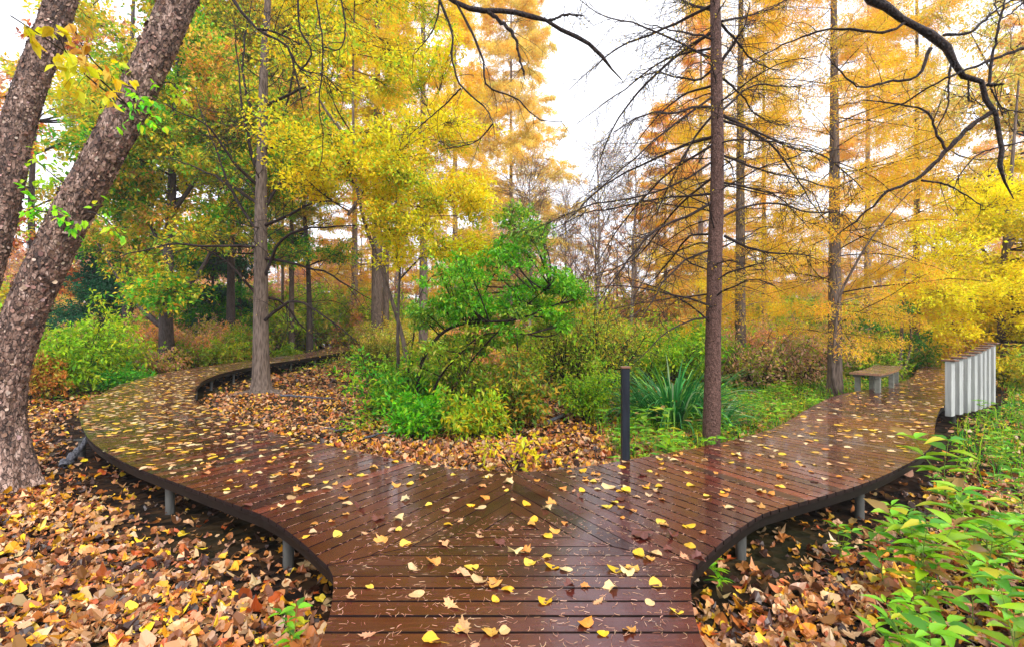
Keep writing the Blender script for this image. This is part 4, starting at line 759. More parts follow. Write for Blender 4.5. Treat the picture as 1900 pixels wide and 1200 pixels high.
bare_near(1175, 33, 13, 903, 'leafless twiggy tree at the right side of the sky gap')
bare_near(985, 24, 9, 904, 'bare twiggy young tree rising right behind the green shrub tree')
def far_proto(kind, seed):
    rg = np.random.default_rng(seed)
    if kind == 'bare':
        p, r = straight(None, (rg.normal(0, .6), rg.normal(0, .6)), 15, 22, .26, .03, seed, .3); l1, r1 = grow(rg, p[None], r[None], 20, .22, .98, 38, lambda t: 5.2*(1.15-t), 9, .12, -.02, rr=.5); l2, r2 = grow(rg, l1, r1, 8, .2, .97, 38, lambda t: 2.2*(1.2-t*.6), 7, .14, -.01, rr=.5, rmin=.012); l3, r3 = grow(rg, l2, r2, 6, .1, .97, 35, lambda t: 1.1, 5, .14, 0, rr=.6, rmin=.009)
        mb = MB(); br(mb, l1, r1, 5); br(mb, l2, r2, 4); br(mb, l3, r3, 3); cr = MB(); leaves_on(rg, cr, l3, 2, .16, RUST+PALEGOLD, None, .2, .1, .3, .8); return [(p, r)], mb, cr
    if kind == 'larch':
        return larch(seed, 17, .2, 3.2, 54, 9, 16, PALEGOLD+ORANGE if seed % 2 else ORANGE+RUST, .19, .06, .03)
    if kind == 'rust':
        p, r = straight(None, (0, 0), 11, 16, .16, .03, seed, .3); cl = rand_clumps(rg, 34, (-3.4, -3.4, 1.5), (3.4, 3.4, 11), (1, 1.8), 2, ellip((0, 0, 6), (3.4, 3.4, 5.2))); mb, cr = clump_crown(rg, [(p, r)], cl, 20, 12, .2, [RUST, ORANGE+RUST], None, .012); return [(p, r)], mb, cr
    if kind == 'yellow':
        p, r = straight(None, (0, 0), 12, 16, .16, .03, seed, .3); cl = rand_clumps(rg, 36, (-3.6, -3.6, 1.0), (3.6, 3.6, 12), (1, 1.9), 2, ellip((0, 0, 6), (3.6, 3.6, 5.6))); mb, cr = clump_crown(rg, [(p, r)], cl, 20, 12, .2, [YELLOW+PALEGOLD, YGREEN+PALEGOLD], None, .012); return [(p, r)], mb, cr
proto = {}
info = {'bare': ('bare_tree', 'leafless grey branched tree in the far woods'), 'larch': ('larch', 'hazy orange larch in the far woods'), 'rust': ('rusty_tree', 'rust coloured leafy tree in the far woods'), 'yellow': ('yellow_tree', 'yellow green leafy tree in the far woods')}
def far_tree(kind, var, px, d, s, rz, where):
    k = (kind, var); b = base_at(px, d); nm, lab = info[kind]
    if pathdist(b[None, 0], b[None, 1])[0] < 1.6: return
    label = lab+' '+where; grp = nm.replace('_', ' ').replace('larch', 'larche')+'s in the far woods '+where
    if k not in proto:
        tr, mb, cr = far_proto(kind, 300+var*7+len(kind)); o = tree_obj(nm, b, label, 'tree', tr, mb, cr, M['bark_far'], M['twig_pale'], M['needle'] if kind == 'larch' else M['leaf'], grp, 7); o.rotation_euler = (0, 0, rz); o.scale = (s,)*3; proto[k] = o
    else: copy_tree(proto[k], b, rz, s, label, grp)
rg = np.random.default_rng(55)
for px in range(-60, 960, 58): far_tree(str(rg.choice(['larch', 'rust', 'yellow'], p=[.45, .3, .25])), int(rg.integers(0, 2)), px+rg.uniform(-15, 15), rg.uniform(50, 56), rg.uniform(.8, 1.05), rg.uniform(0, 6), 'beyond the left bend' if px < 450 else 'behind the far walkway')
for px, dd, sc in ((1005, 43, .74), (1040, 47, .5), (1068, 41, .6), (1105, 44, .74), (1145, 42, .7), (1180, 46, .95), (1020, 52, .6), (1130, 54, .7)): far_tree('larch', int(rg.integers(0, 2)), px, dd, sc, rg.uniform(0, 6), 'under the open sky gap')
for px in np.arange(-260, 2160, 50):
    gap = 960 < px < 1240
    where = 'beyond the left bend' if px < 450 else 'behind the far walkway' if px < 900 else 'under the open sky gap' if px < 1260 else 'behind the golden larches' if px < 1700 else 'past the yellow beech'
    for row, (dd, ss) in enumerate(((46, .8), (60, .95), (78, 1.15))):
        if row == 2 and rg.uniform() < .3: continue
        if gap and row == 0: kind = rg.choice(['bare', 'rust', 'larch'], p=[.25, .4, .35]); sc = .5
        elif gap: kind = rg.choice(['bare', 'larch', 'rust'], p=[.45, .35, .2]); sc = ss*(.95 if kind == 'bare' else .62)
        else: kind = rg.choice(['larch', 'rust', 'yellow', 'bare'], p=[.35, .27, .2, .18]); sc = ss*1.0
        far_tree(kind, int(rg.integers(0, 2)), px+rg.uniform(-26, 26), dd*rg.uniform(.9, 1.1), sc*rg.uniform(.8, 1.15), rg.uniform(0, 6.28), where)
# ------------------------------------------------------------------ shrubs of the understorey
def shrub_parts(seed, h, w, n1, n2, n3, per, palette, size, tm=None, wand=.2, grav=.02, spread=.04, lo=.15, twr=.003):
    rg = np.random.default_rng(seed); a = rg.uniform(0, 6.28, n1); lean = rg.uniform(.15, 1, n1)*w/h*.55; d = norm(np.stack([np.cos(a)*lean, np.sin(a)*lean, np.ones(n1)], -1)); L = h*rg.uniform(.45, 1.3, n1); p = [np.stack([np.cos(a)*.08*w, np.sin(a)*.08*w, np.full(n1, -.06)], -1)]
    for k in range(9): d = norm(d+rg.normal(0, wand*.6, d.shape)+np.stack([np.cos(a)*lean, np.sin(a)*lean, -.25*np.ones(n1)], -1)*.07); p.append(p[-1]+d*(L/9)[:, None])
    p = np.stack(p, 1); r = (h*.006+.004)*np.linspace(1, .35, 10)[None].repeat(n1, 0)
    l2, r2 = grow(rg, p, r, n2, .12, .98, 48, lambda t: h*.4*(1.15-t*.7), 7, wand, grav, rr=.6, rmin=twr); l3, r3 = grow(rg, l2, r2, n3, .15, 1, 45, lambda t: h*.17*(1.2-t*.4), 5, wand, grav, rr=.7, rmin=twr*.7)
    mb = MB(); br(mb, p, r, 5); br(mb, l2, r2, 4); br(mb, l3, r3, 3); cr = MB(); pick = l3[l3[:, -1, 2] > lo*h*rg.uniform(.4, 1.4, len(l3))]; leaves_on(rg, cr, pick, per, size, palette, tm or tmpl_rhomb(.42, .1), .1, spread, .25, .45); return mb, cr
def shrub(name, label, px, d, h, w, palette, seed, size=.07, n=(16, 9, 7), per=7, group=None, mat='leaf', tm=None, lo=.15, twr=.003, cat='shrub', grav=.03):
    palette = [(w_, tuple(x*.84 for x in c_)) for w_, c_ in palette]
    size *= 1.5; per = max(2, int(per*.5)); b = base_at(px, d); mb, cr = shrub_parts(seed, h, w, *n, per, palette, size, tm, grav=grav, lo=lo, twr=twr); t = empty(name, b, label, cat, group); mb.build('stems', M['twig'], t, cols=False)
    if cr.v: cr.build('foliage', M[mat], t)
    return t
shrub('shrub', 'lush lime green bush left of the left bend, nearest the big birch', 112, 14.6, 2.2, 2.6, LIME, 401, .1, (20, 10, 7), 9)
shrub('shrub', 'rounded lime green bush between the big birch and the forking maple', 175, 16.2, 2.1, 3.0, LIME+[(1, (.7, .62, .04))], 402, .1, (20, 10, 7), 9)
shrub('shrub', 'small orange leaved bush at the foot of the lime green bushes', 66, 13.4, 1.1, 1.2, [(2, (.7, .25, .04)), (1, (.6, .45, .04))], 403, .08, (10, 8, 6), 8)
shrub('shrub', 'brownish orange bush just left of the forking maple', 262, 18.5, 1.5, 2.4, OLIVE+RUST, 404, .09, (16, 9, 7), 8)
shrub('shrub', 'dark green low bush in the shade below the lime bushes', 225, 15.2, .9, 2.0, GREEN, 405, .08, (16, 8, 6), 8)
shrub('shrub', 'olive green bush right of the forking maple', 365, 21.5, 1.7, 3.2, OLIVE+LIME, 406, .1, (18, 9, 7), 9)
shrub('shrub', 'green bush behind the left walkway before the slim trunks', 420, 25, 1.9, 3.4, LIME+OLIVE, 407, .12, (18, 9, 7), 9)
shrub('shrub', 'broad green bush in front of the green shrub tree, left side', 748, 11.2, 1.4, 1.3, GREEN+LIME, 410, .075, (18, 9, 7), 9)
shrub('shrub', 'bright green waist high bush at the left edge of the middle thicket', 745, 12.8, 1.0, 1.0, LIME, 411, .08, (16, 9, 6), 8)
shrub('shrub', 'fresh green bush at the foot of the dark bent stems', 775, 9.4, .85, 1.0, BRIGHT, 412, .07, (16, 9, 6), 9)
shrub('shrub', 'loose olive bush under the arching stems of the shrub tree', 850, 10.4, 1.8, 1.6, OLIVE+LIME, 413, .07, (16, 9, 7), 8)
shrub('shrub', 'yellowing bush at the front of the middle thicket', 885, 9.0, .85, .9, YGREEN+LIME, 414, .075, (14, 8, 6), 7)
shrub('shrub', 'bush dotted with orange yellow leaves right of the middle thicket', 945, 9.9, 1.4, 1.1, [(2, (.75, .42, .03)), (2, (.3, .45, .03)), (1, (.16, .34, .03))], 415, .08, (14, 9, 6), 7)
shrub('sapling', 'thin leggy sapling with a few golden leaves beside the fork', 958, 7.0, .72, .55, YELLOW, 416, .07, (5, 5, 3), 3, twr=.002)
shrub('shrub', 'narrow upright lime green bush beside the fallen stick', 1086, 10.6, 1.05, .55, LIME, 417, .055, (14, 10, 6), 8)
shrub('shrub', 'tangled yellow green shrub behind the fallen stick', 1050, 14.0, 2.6, 2.6, LIME+OLIVE, 418, .08, (24, 10, 7), 7)
shrub('shrub', 'twiggy brown based shrub with sparse yellow green leaves', 1115, 14.8, 2.7, 2.2, OLIVE+YGREEN, 419, .075, (34, 9, 6), 5, lo=.4)
shrub('shrub', 'tall yellow green willowy shrub behind the twiggy one', 1075, 18.5, 2.9, 3.6, LIME+YGREEN, 420, .1, (26, 10, 7), 8)
shrub('shrub', 'lime green shrub behind the clump of strap leaves', 1215, 16.0, 2.0, 3.0, LIME, 421, .09, (22, 10, 7), 8)
shrub('shrub', 'bright green shrub just left of the tamarack trunk', 1275, 17.5, 2.1, 2.8, BRIGHT+LIME, 422, .1, (20, 10, 7), 8)
shrub('shrub', 'olive brown thicket right of the tamarack trunk', 1400, 15.6, 1.75, 2.6, OLIVE+RUST, 423, .08, (34, 9, 6), 6, lo=.1)
shrub('shrub', 'straw brown twiggy thicket left of the crooked larch', 1478, 16.6, 1.8, 2.6, OLIVE+RUST+RUST, 424, .08, (36, 9, 6), 5, lo=.1)
shrub('shrub', 'yellowish brush behind the bench', 1605, 17.4, 1.6, 2.4, OLIVE+LIME, 425, .08, (26, 9, 6), 7, lo=.1)
shrub('shrub', 'green bush at the far end of the bench', 1706, 19.5, 1.4, 1.8, GREEN+OLIVE, 426, .09, (18, 9, 6), 8)
shrub('shrub', 'yellow leaved bush right behind the railing', 1905, 16.5, 1.5, 2.6, YELLOW+OLIVE, 427, .09, (20, 9, 6), 8)
shrub('shrub', 'gold and green bush at the right edge beyond the railing', 1960, 14.5, 1.4, 2.4, YGREEN, 428, .09, (20, 9, 6), 8)
shrub('shrub', 'green undergrowth bush inside the far bend of the left walkway', 535, 29.5, .8, 2.2, LIME, 430, .11, (18, 9, 6), 8)
shrub('shrub', 'leafless dark twiggy bush at the foot of the stout larch trunks', 705, 19.5, 2.0, 2.2, OLIVE, 431, .08, (26, 9, 6), 2)
# farther brush: a few kinds, copied
bk = {'lime_bush': (LIME+OLIVE, 'yellow green bush'), 'olive_bush': (OLIVE+RUST, 'olive brown bush'), 'golden_bush': (YGREEN+PALEGOLD, 'golden yellow bush'), 'rusty_bush': (RUST+ORANGE, 'rusty pink bush')}
bp0 = {}; rg = np.random.default_rng(91)
for d, hh, step in ((22.5, .85, 62), (29, 1.0, 48), (38, 1.9, 40)):
    for px in np.arange(-240, 2150, step):
        px = px+rg.uniform(-18, 18); dd = d*rg.uniform(.92, 1.12); x = (px-950)/950*dd
        if pathdist(np.array([x]), np.array([dd]))[0] < 2.6: continue
        if d < 36 and 400 < px < 690: continue
        nm = str(rg.choice(list(bk), p=[.36, .28, .18, .18])); s = hh*rg.uniform(.8, 1.25)
        where = 'left of the far walkway' if px < 450 else 'around the far walkway' if px < 760 else 'behind the middle thicket' if px < 1150 else 'behind the right walkway' if px < 1700 else 'beyond the railing'
        dist = ', nearer row' if d < 25 else ', middle row' if d < 35 else ', farthest row'
        lab = bk[nm][1]+' '+where+dist; grp = bk[nm][1]+'es '+where+dist
        b = base_at(px, dd)
        if nm not in bp0:
            mb, cr = shrub_parts(500+len(bp0), 2.1, 3.0, 22, 9, 6, 8, bk[nm][0], .14, None, lo=.05, twr=.007); t = empty(nm, b, lab, 'bush', grp); mb.build('stems', M['twig_pale'], t, cols=False); cr.build('foliage', M['leaf'], t); t.scale = (s,)*3; bp0[nm] = t
        else: copy_tree(bp0[nm], b, rg.uniform(0, 6.28), s, lab, grp)

# ------------------------------------------------------------------ strap leaved clump by the bollard
def strap_clump(px, d, n, label, seed, L0=1.5, w=.02, spreadr=.35):
    rg = np.random.default_rng(seed); b = base_at(px, d); t = empty('strap_leaf_plant', b, label, 'plant'); a = rg.uniform(0, 6.28, n); el = np.radians(rg.uniform(38, 84, n)); L = L0*rg.uniform(.6, 1.15, n); k = 12; r0 = rg.uniform(0, spreadr, n)
    p = np.stack([np.cos(a)*r0, np.sin(a)*r0, np.zeros(n)-.03], -1); h = np.stack([np.cos(a), np.sin(a), 0*a], -1); out = [p]; e_ = el.copy(); bend = rg.uniform(.07, .24, n)
    for j in range(k-1): dd = h*np.cos(e_)[:, None]+np.array([0, 0, 1])*np.sin(e_)[:, None]; out.append(out[-1]+dd*(L/(k-1))[:, None]); e_ -= bend*(.5+j/k)
    p = np.stack(out, 1); side = np.stack([-np.sin(a), np.cos(a), 0*a], -1)[:, None]; ww = (w*np.array([.7, .9, 1, 1, 1, .95, .9, .8, .68, .5, .3, .02]))[None, :, None]*rg.uniform(.7, 1.3, (n, 1, 1)); up = np.array([0, 0, 1.])*ww*.5
    v = np.stack([p-side*ww+up, p, p+side*ww+up], 2); idx = np.arange(n*k*3).reshape(n, k, 3); f = np.concatenate([np.stack([idx[:, :-1, c], idx[:, :-1, c+1], idx[:, 1:, c+1], idx[:, 1:, c]], -1).reshape(-1, 4) for c in (0, 1)])
    col = np.repeat(pal(rg, n, [(4, (.02, .17, .03)), (2, (.05, .28, .05)), (1, (.2, .42, .06)), (.5, (.42, .52, .3))], .15), k*3, 0); MB().add(v.reshape(-1, 3), f, col, True).build('leaves', M['green'], t)
strap_clump(1250, 10.2, 420, 'large clump of dark green strap leaves behind the bollard', 61, 1.55, .02, .65)
strap_clump(1188, 10.9, 60, 'smaller tuft of arching strap leaves left of the large clump', 62, .8, .022, .2)
strap_clump(1330, 9.7, 70, 'tuft of dark strap leaves right behind the tamarack trunk', 63, .85, .024, .22)

# ------------------------------------------------------------------ leafy herbs
def herb_mesh(seed, h, nodes, leaf, w=.5, palette=None, side=0):
    rg = np.random.default_rng(seed); k = 9; dr = norm(np.array([rg.normal(0, .18), rg.normal(0, .18), 1])); p = [np.array([0, 0, -.03])]
    for _ in range(k-1): dr = norm(dr+rg.normal(0, .06, 3)); p.append(p[-1]+dr*h/(k-1))
    stems = [np.array(p)]
    for s in range(side): sp, sr_ = grow(rg, stems[0][None], np.full((1, k), .004), 1, .25, .7, 45, lambda t: h*.5+0*t, k, .06, -.1); stems.append(sp[0])
    sm = MB(); lf = MB(); tm = tmpl_oval(w, .1, .22)
    for si, sp in enumerate(stems):
        br(sm, sp[None], np.linspace(.0045, .002, k)[None], 5); nn = nodes if si == 0 else max(2, nodes//2); ts = np.linspace(.22, 1, nn); q, tn = lerp_line(sp[None], ts[None]); q = q[0]; tn = tn[0]
        for j in range(nn):
            a0 = j*1.57+rg.normal(0, .25)
            for m_ in range(2 if j < nn-1 else 4):
                a = a0+m_*(3.14 if j < nn-1 else 1.57)+rg.normal(0, .15); hd = np.array([math.cos(a), math.sin(a), rg.uniform(.05, .5)]); sz = leaf*1.32*(1.0-.35*abs(ts[j]-.6))*rg.uniform(.6, 1.2); o = q[j]+norm(hd)*.012
                scatter(lf, tm, o[None], frames(norm(hd)[None], norm(np.array([0, 0, 1.])+rg.normal(0, .2, 3))[None]), np.array([sz]), pal(rg, 1, palette, .1, .05), True)
    return sm, lf
HERB = [(3, (.17, .44, .01)), (2, (.3, .52, .012)), (1.4, (.07, .26, .01)), (.6, (.5, .48, .02)), (.12, (.35, .2, .05))]
M['stem'] = mat_plain('stem_green', (.12, .2, .03), .5, (.2, .3, .05))
hp = []
for i, (h, nd, lf_, w, sd) in enumerate(((.55, 6, .14, .42, 1), (.42, 5, .11, .45, 2), (.7, 7, .17, .4, 1), (.3, 4, .09, .5, 1), (.5, 7, .11, .3, 3), (.36, 5, .1, .42, 3))): hp.append([herb_mesh(600+i, h, nd, lf_, w, HERB, sd), None])
def herb(i, x, y, s, rz, label, group):
    z = float(gh(x, y))
    if hp[i][1] is None:
        t = empty('leafy_plant', (x, y, z), label, 'plant', group); hp[i][0][0].build('stem', M['stem'], t, cols=False); hp[i][0][1].build('leaves', M['green'], t); t.rotation_euler = (0, 0, rz); t.scale = (s,)*3; hp[i][1] = t
    else:
        t = copy_tree(hp[i][1], (x, y, z), rz, s, label, group)
        if group is None and 'group' in t: del t['group']
    return t
rg = np.random.default_rng(71)
# singled out ones in the right foreground
for px, py, d, i, s, lab in ((1712, 930, 3.6, 2, 1.0, 'tall bright leafy plant overhanging the edge of the right walkway'), (1755, 800, 5.4, 2, 1.35, 'tall broad leaved plant reaching up in front of the foot of the railing'), (1830, 1120, 2.25, 2, .85, 'large bright green plant close by in the lower right corner'),
        (1760, 1150, 2.5, 0, .9, 'leafy plant left of the large one in the lower right corner'), (1890, 1000, 2.7, 2, .95, 'leafy plant cut by the right edge above the corner plant'), (1640, 1000, 3.9, 0, .9, 'leafy plant leaning over the litter below the right walkway'), (1560, 1010, 4.3, 1, .8, 'small leafy plant near the second post under the right walkway'), (1340, 1040, 3.9, 4, .75, 'narrow leaved plant tucked under the edge right of the fork'), (1690, 1180, 2.7, 1, .9, 'low leafy plant at the bottom edge of the right bank')):
    herb(i, (px-950)/950*d, d, s, rg.uniform(0, 6.28), lab, None)
herb(1, -1.35, 3.15, .7, 1.0, 'single small green plant growing in the dark under the left edge of the fork', None)
cnt = 0; tries = 0
while cnt < 95 and tries < 6000:
    tries += 1; d = rg.uniform(2.0, 10.5)**1.0; x = rg.uniform(1.6, 1.25*d+.5); pd = float(pathdist(np.array([x]), np.array([d]))[0])
    if pd < 1.12 or x < np.interp(d, [2, 3.5, 4.5, 5.5, 7, 9], [1.9, 2.3, 3.2, 4.6, 6.2, 8.2]): continue
    px = 950+950*x/d; dens = np.clip((px-1400)/260, .1, 1)*(.5+.5*(wob(np.array([[x, d, 3.]]), 2.2)[0] > -.2))
    if rg.uniform() > dens: continue
    near = 'close to the viewer' if d < 4.2 else 'halfway along the bank' if d < 7 else 'below the railing'
    herb(int(rg.integers(0, 6)), x, d, rg.uniform(.6, 1.05), rg.uniform(0, 6.28), 'bright green broad leaved herb on the right bank '+near, 'herbs on the right bank '+near); cnt += 1
cnt = 0; tries = 0
while cnt < 110 and tries < 6000:
    tries += 1; i = int(rg.integers(0, 75)); off = rg.uniform(1.25, 3.6); t_ = norm(RQ[min(i+1, len(RQ)-1)]-RQ[i]); q = RQ[i]+np.array([-t_[1], t_[0]])*off
    if pathdist(np.array([q[0]]), np.array([q[1]]))[0] < 1.15 or q[0] < 1.35 or q[1] > 15: continue
    near = 'around the tamarack' if q[0] < 4.2 else 'between tamarack and bench'
    herb(int(rg.integers(0, 6)), q[0], q[1], rg.uniform(.6, 1.0), rg.uniform(0, 6.28), 'green leafy herb behind the right walkway '+near, 'herbs behind the right walkway '+near); cnt += 1

# low cover nobody could count
def cover():
    rg = np.random.default_rng(72); mb = MB()
    def put(x, y, hmax, size, palette, per=1):
        z = gh(x, y)+rg.uniform(.02, 1, len(x))**1.3*hmax; n = len(x); scatter(mb, tmpl_rhomb(.5, .1), np.stack([x, y, z], -1), rand_frames(rg, n, .55), size*rg.uniform(.6, 1.3, n), pal(rg, n, palette))
    def region(n, fn, hmax, size, palette, box_, nf=1.4, th=0.):
        x = rg.uniform(box_[0], box_[2], n); y = rg.uniform(box_[1], box_[3], n); pd = pathdist(x, y); w = wob(np.stack([x, y, 0*x+2], -1), nf); ok = (pd > 1.08) & fn(x, y, pd) & (w+rg.normal(0, .25, n) > th); put(x[ok], y[ok], hmax, size, palette)
    global LIME, GREEN, BRIGHT, OLIVE, YGREEN; LIME, GREEN, BRIGHT, OLIVE, YGREEN = [[(w_, tuple(x*.7 for x in c_)) for w_, c_ in q_] for q_ in (LIME, GREEN, BRIGHT, OLIVE, YGREEN)]
    edge = lambda x, y: np.interp(y, [2, 3.5, 4.5, 5.5, 7, 9, 12], [2.2, 2.7, 3.7, 5.0, 6.4, 8.2, 11.4])
    region(7000, lambda x, y, pd: x > edge(x, y)+.2, .22, .06, BRIGHT+LIME, (1.8, 2, 14, 11), 1.5, -.1)
    region(22000, lambda x, y, pd: x > 10.5, .25, .09, LIME+YGREEN+GREEN, (10, 10, 32, 28), .8, -.4)
    region(26000, lambda x, y, pd: (pd < 4.6) & (y > 4.2+.35*x) & (x > 1.6), .26, .06, BRIGHT+GREEN+LIME, (1.6, 5, 12, 17), .9, -.45)
    region(26000, lambda x, y, pd: (y > 12.5+.12*x) & (x < 14), .3, .09, LIME+OLIVE+GREEN, (.8, 12, 16, 28), .7, -.35)
    region(9000, lambda x, y, pd: (y > 9) & (y < 13.5), .3, .065, GREEN+LIME, (-3.2, 9, .2, 13.5), 1.0, .0)
    region(16000, lambda x, y, pd: (x < -8.6) & (pd > 1.0) & (y > 12.6) & (x < -8.6-.0*y), .3, .08, LIME+GREEN+OLIVE, (-24, 12.5, -8, 26), .8, -.3)
    region(22000, lambda x, y, pd: (y > 21), .35, .12, LIME+OLIVE+GREEN, (-34, 20, 0, 44), .5, -.3)
    region(26000, lambda x, y, pd: y > 20, .4, .16, OLIVE+LIME+YGREEN, (-2, 20, 44, 48), .5, -.4)
    o = mb.build('ground_cover', M['leaf']); tag(o, 'low green ground cover of small leaves between the fallen leaves', 'ground cover', None, 'stuff')
    # grass blades
    mb = MB(); n = 9000; x = rg.uniform(1.5, 16, n); y = rg.uniform(5, 20, n); ok = (pathdist(x, y) > 1.15) & (y > 4.4+.3*x); x, y = x[ok], y[ok]; n = len(x); z = gh(x, y); a = rg.uniform(0, 6.28, n); L = rg.uniform(.12, .4, n); h = np.stack([np.cos(a), np.sin(a), 0*a], -1); b = np.stack([x, y, z], -1); m_ = b+h*(L*.25)[:, None]+np.array([0, 0, 1])*(L*.75)[:, None]; e2 = b+h*(L*.75)[:, None]+np.array([0, 0, 1])*(L*.95)[:, None]; s = np.stack([-h[:, 1], h[:, 0], 0*a], -1)*.006
    v = np.stack([b-s, b+s, m_+s, m_-s, e2], 1); i = np.arange(n)[:, None]*5; mb.add(v.reshape(-1, 3), np.concatenate([i+[0, 1, 2], i+[0, 2, 3], i+[3, 2, 4]]), np.repeat(pal(rg, n, LIME+GREEN), 5, 0)); o = mb.build('grass', M['leaf']); tag(o, 'thin grass blades scattered through the green bank', 'grass', None, 'stuff')
cover()

# ------------------------------------------------------------------ bare limbs reaching into the picture from trees outside it
def limb(label, runs, mat, seed, n2=5, L2=.4, rk=.006, name='bare_limb'):
    rg = np.random.default_rng(seed); mb = MB(); l1 = []; org = P(*runs[0][0][0]); t = empty(name, org, label, 'branch')
    for k, (pl, r0, r1) in enumerate(runs):
        n = 26; s = smooth_line(PP(pl)-org, n); s[1:-1] += rg.normal(0, r0*.28, (n-2, 3)); rad = np.linspace(r0, r1, n)*rg.uniform(.82, 1.22, n); rad[-1] *= .25; rad[-2] *= .7; m_ = MB(); br(m_, s[None], rad[None], 8)
        if k == 0: m_.build('main_branch', M[mat], t, cols=False)
        else: br(mb, s[None], rad[None], 6)
        l1.append((s, rad))
    A = np.array([a for a, _ in l1]); Rr = np.array([b for _, b in l1]); l2, r2 = grow(rg, A, Rr, n2, .2, .98, 50, lambda t: L2*(1.2-t*.6), 7, .2, .06, rr=.5, rmin=.0034, rk=rk); l3, r3 = grow(rg, l2, r2, 2, .2, .95, 50, lambda t: L2*.4*(1.2-t*.4), 5, .2, .05, rr=.6, rmin=.0024, rk=rk)
    br(mb, l2, r2, 4); br(mb, l3, r3, 3); mb.build('twigs', M[mat], t, cols=False); return t
d = 4.6
limb('black wet limb hanging into the sky gap from the top', [([(640, -330, d), (760, -90, d), (840, 2, d), (900, 20, d), (950, 22, d), (1015, 40, d), (1065, 65, d), (1120, 110, d), (1155, 150, d)], .034, .015), ([(1015, 40, d), (1050, 28, d), (1085, 30, d)], .014, .007), ([(905, 22, d), (940, 50, d), (955, 70, d), (965, 110, d), (975, 150, d)], .018, .009), ([(845, 2, d), (870, 50, d), (895, 110, d), (905, 160, d), (960, 185, 4.7), (1000, 222, 4.8), (1050, 225, 4.9)], .012, .004), ([(800, -40, d), (838, 60, d), (838, 105, d), (855, 160, d), (900, 200, d), (915, 230, 4.4), (918, 262, 4.4)], .014, .004), ([(815, -20, d), (812, 30, d), (795, 70, d), (765, 105, d)], .009, .003), ([(855, 165, d), (820, 200, 4.8), (790, 225, 5), (750, 260, 5.2)], .008, .003), ([(915, 230, 4.5), (880, 265, 4.6), (820, 278, 4.8)], .007, .003)], 'bark_wet', 801, 7, .34)
d = 4.2
limb('thick rough dark limb bending down through the upper right corner', [([(1420, -260, d), (1540, -80, d), (1620, 0, d), (1680, 38, d), (1725, 65, d), (1760, 100, d), (1800, 145, d), (1825, 158, d), (1838, 205, d), (1860, 255, d), (1855, 310, d), (1868, 345, d), (1881, 370, d)], .05, .014), ([(1838, 210, d), (1790, 245, d), (1755, 280, d), (1710, 328, 4.2), (1650, 355, 4.2), (1600, 400, 4.3), (1548, 442, 4.4)], .022, .006),
    ([(1755, 278, d), (1738, 250, d), (1725, 215, d), (1700, 200, d), (1600, 184, 4.4)], .011, .004), ([(1835, 160, d), (1842, 100, d), (1860, 20, d), (1880, -80, d)], .012, .006), ([(1750, 66, d), (1800, 60, d), (1850, 18, d), (1920, -20, d)], .012, .006), ([(1960, 80, d), (1895, 92, d), (1840, 112, d), (1750, 148, d), (1680, 190, 4.4), (1630, 206, 4.4)], .014, .005), ([(1727, 90, d), (1700, 142, d), (1650, 152, d), (1595, 162, 4.1), (1560, 135, 4.), (1530, 100, 4)], .014, .004), ([(1680, 42, d), (1640, 60, d), (1540, 55, 4.4), (1450, 85, 4.6), (1390, 120, 4.8)], .012, .004), ([(1765, 108, d), (1760, 160, d), (1758, 200, d), (1735, 245, d)], .009, .004), ([(1835, 158, d), (1863, 157, d)], .014, .006), ([(1710, 335, d), (1760, 345, d), (1825, 384, d)], .009, .004), ([(1960, 240, d), (1900, 262, d), (1820, 285, d), (1785, 320, d), (1770, 352, d)], .008, .004), ([(1797, 150, d), (1797, 190, d)], .008, .005), ([(1838, 165, d), (1860, 200, d), (1900, 210, d)], .007, .004), ([(1960, -60, d), (1870, 30, d), (1845, 10, d)], .01, .004)], 'bark_wet', 802, 6, .3)
d = 4.4
limb('dark twiggy limb drooping in front of the leaves above the bare grey tree', [([(330, -260, d), (400, -60, d), (432, 0, d), (480, 55, d), (535, 90, d), (548, 140, d), (566, 216, d)], .02, .006), ([(480, 55, d), (510, 60, d), (560, 84, d)], .01, .004), ([(535, 90, d), (560, 130, d), (600, 140, d), (640, 180, 4.6)], .008, .003)], 'bark_wet', 803, 12, .45)
limb('dark crooked twig group hanging at the top between grey tree and golden larches', [([(540, -260, d), (548, -60, d), (553, 0, d), (556, 55, d), (578, 100, d), (556, 135, d), (585, 145, d)], .014, .006), ([(575, -60, d), (590, 20, d), (600, 100, d), (592, 200, d), (600, 260, 4.5), (590, 325, 4.6)], .009, .003), ([(620, -60, d), (640, 40, d), (632, 90, d), (600, 90, d)], .009, .004)], 'bark_wet', 804, 12, .42)
# arching thin sapling beside the crooked larch
t = empty('arching_sapling', base_at(1556, 13.2), 'thin arching bare sapling growing at the foot of the crooked larch', 'sapling'); b = np.array(t.location); mb = MB(); rg = np.random.default_rng(12)
s = smooth_line(PP([(1556, 745, 13.2), (1545, 700, 13.1), (1548, 640, 13.0), (1557, 555, 12.8), (1580, 505, 12.6), (1615, 445, 12.3), (1680, 365, 12), (1706, 345, 11.9)])-b, 24); br(mb, s[None], np.linspace(.055, .01, 24)[None], 8); l2, r2 = grow(rg, s[None], np.linspace(.03, .01, 24)[None], 14, .35, 1, 45, lambda t: 1.1*(1.2-t), 8, .12, 0, rmin=.006); br(mb, l2, r2, 4); mb.build('stem', M['bark_grey'], t, cols=False)
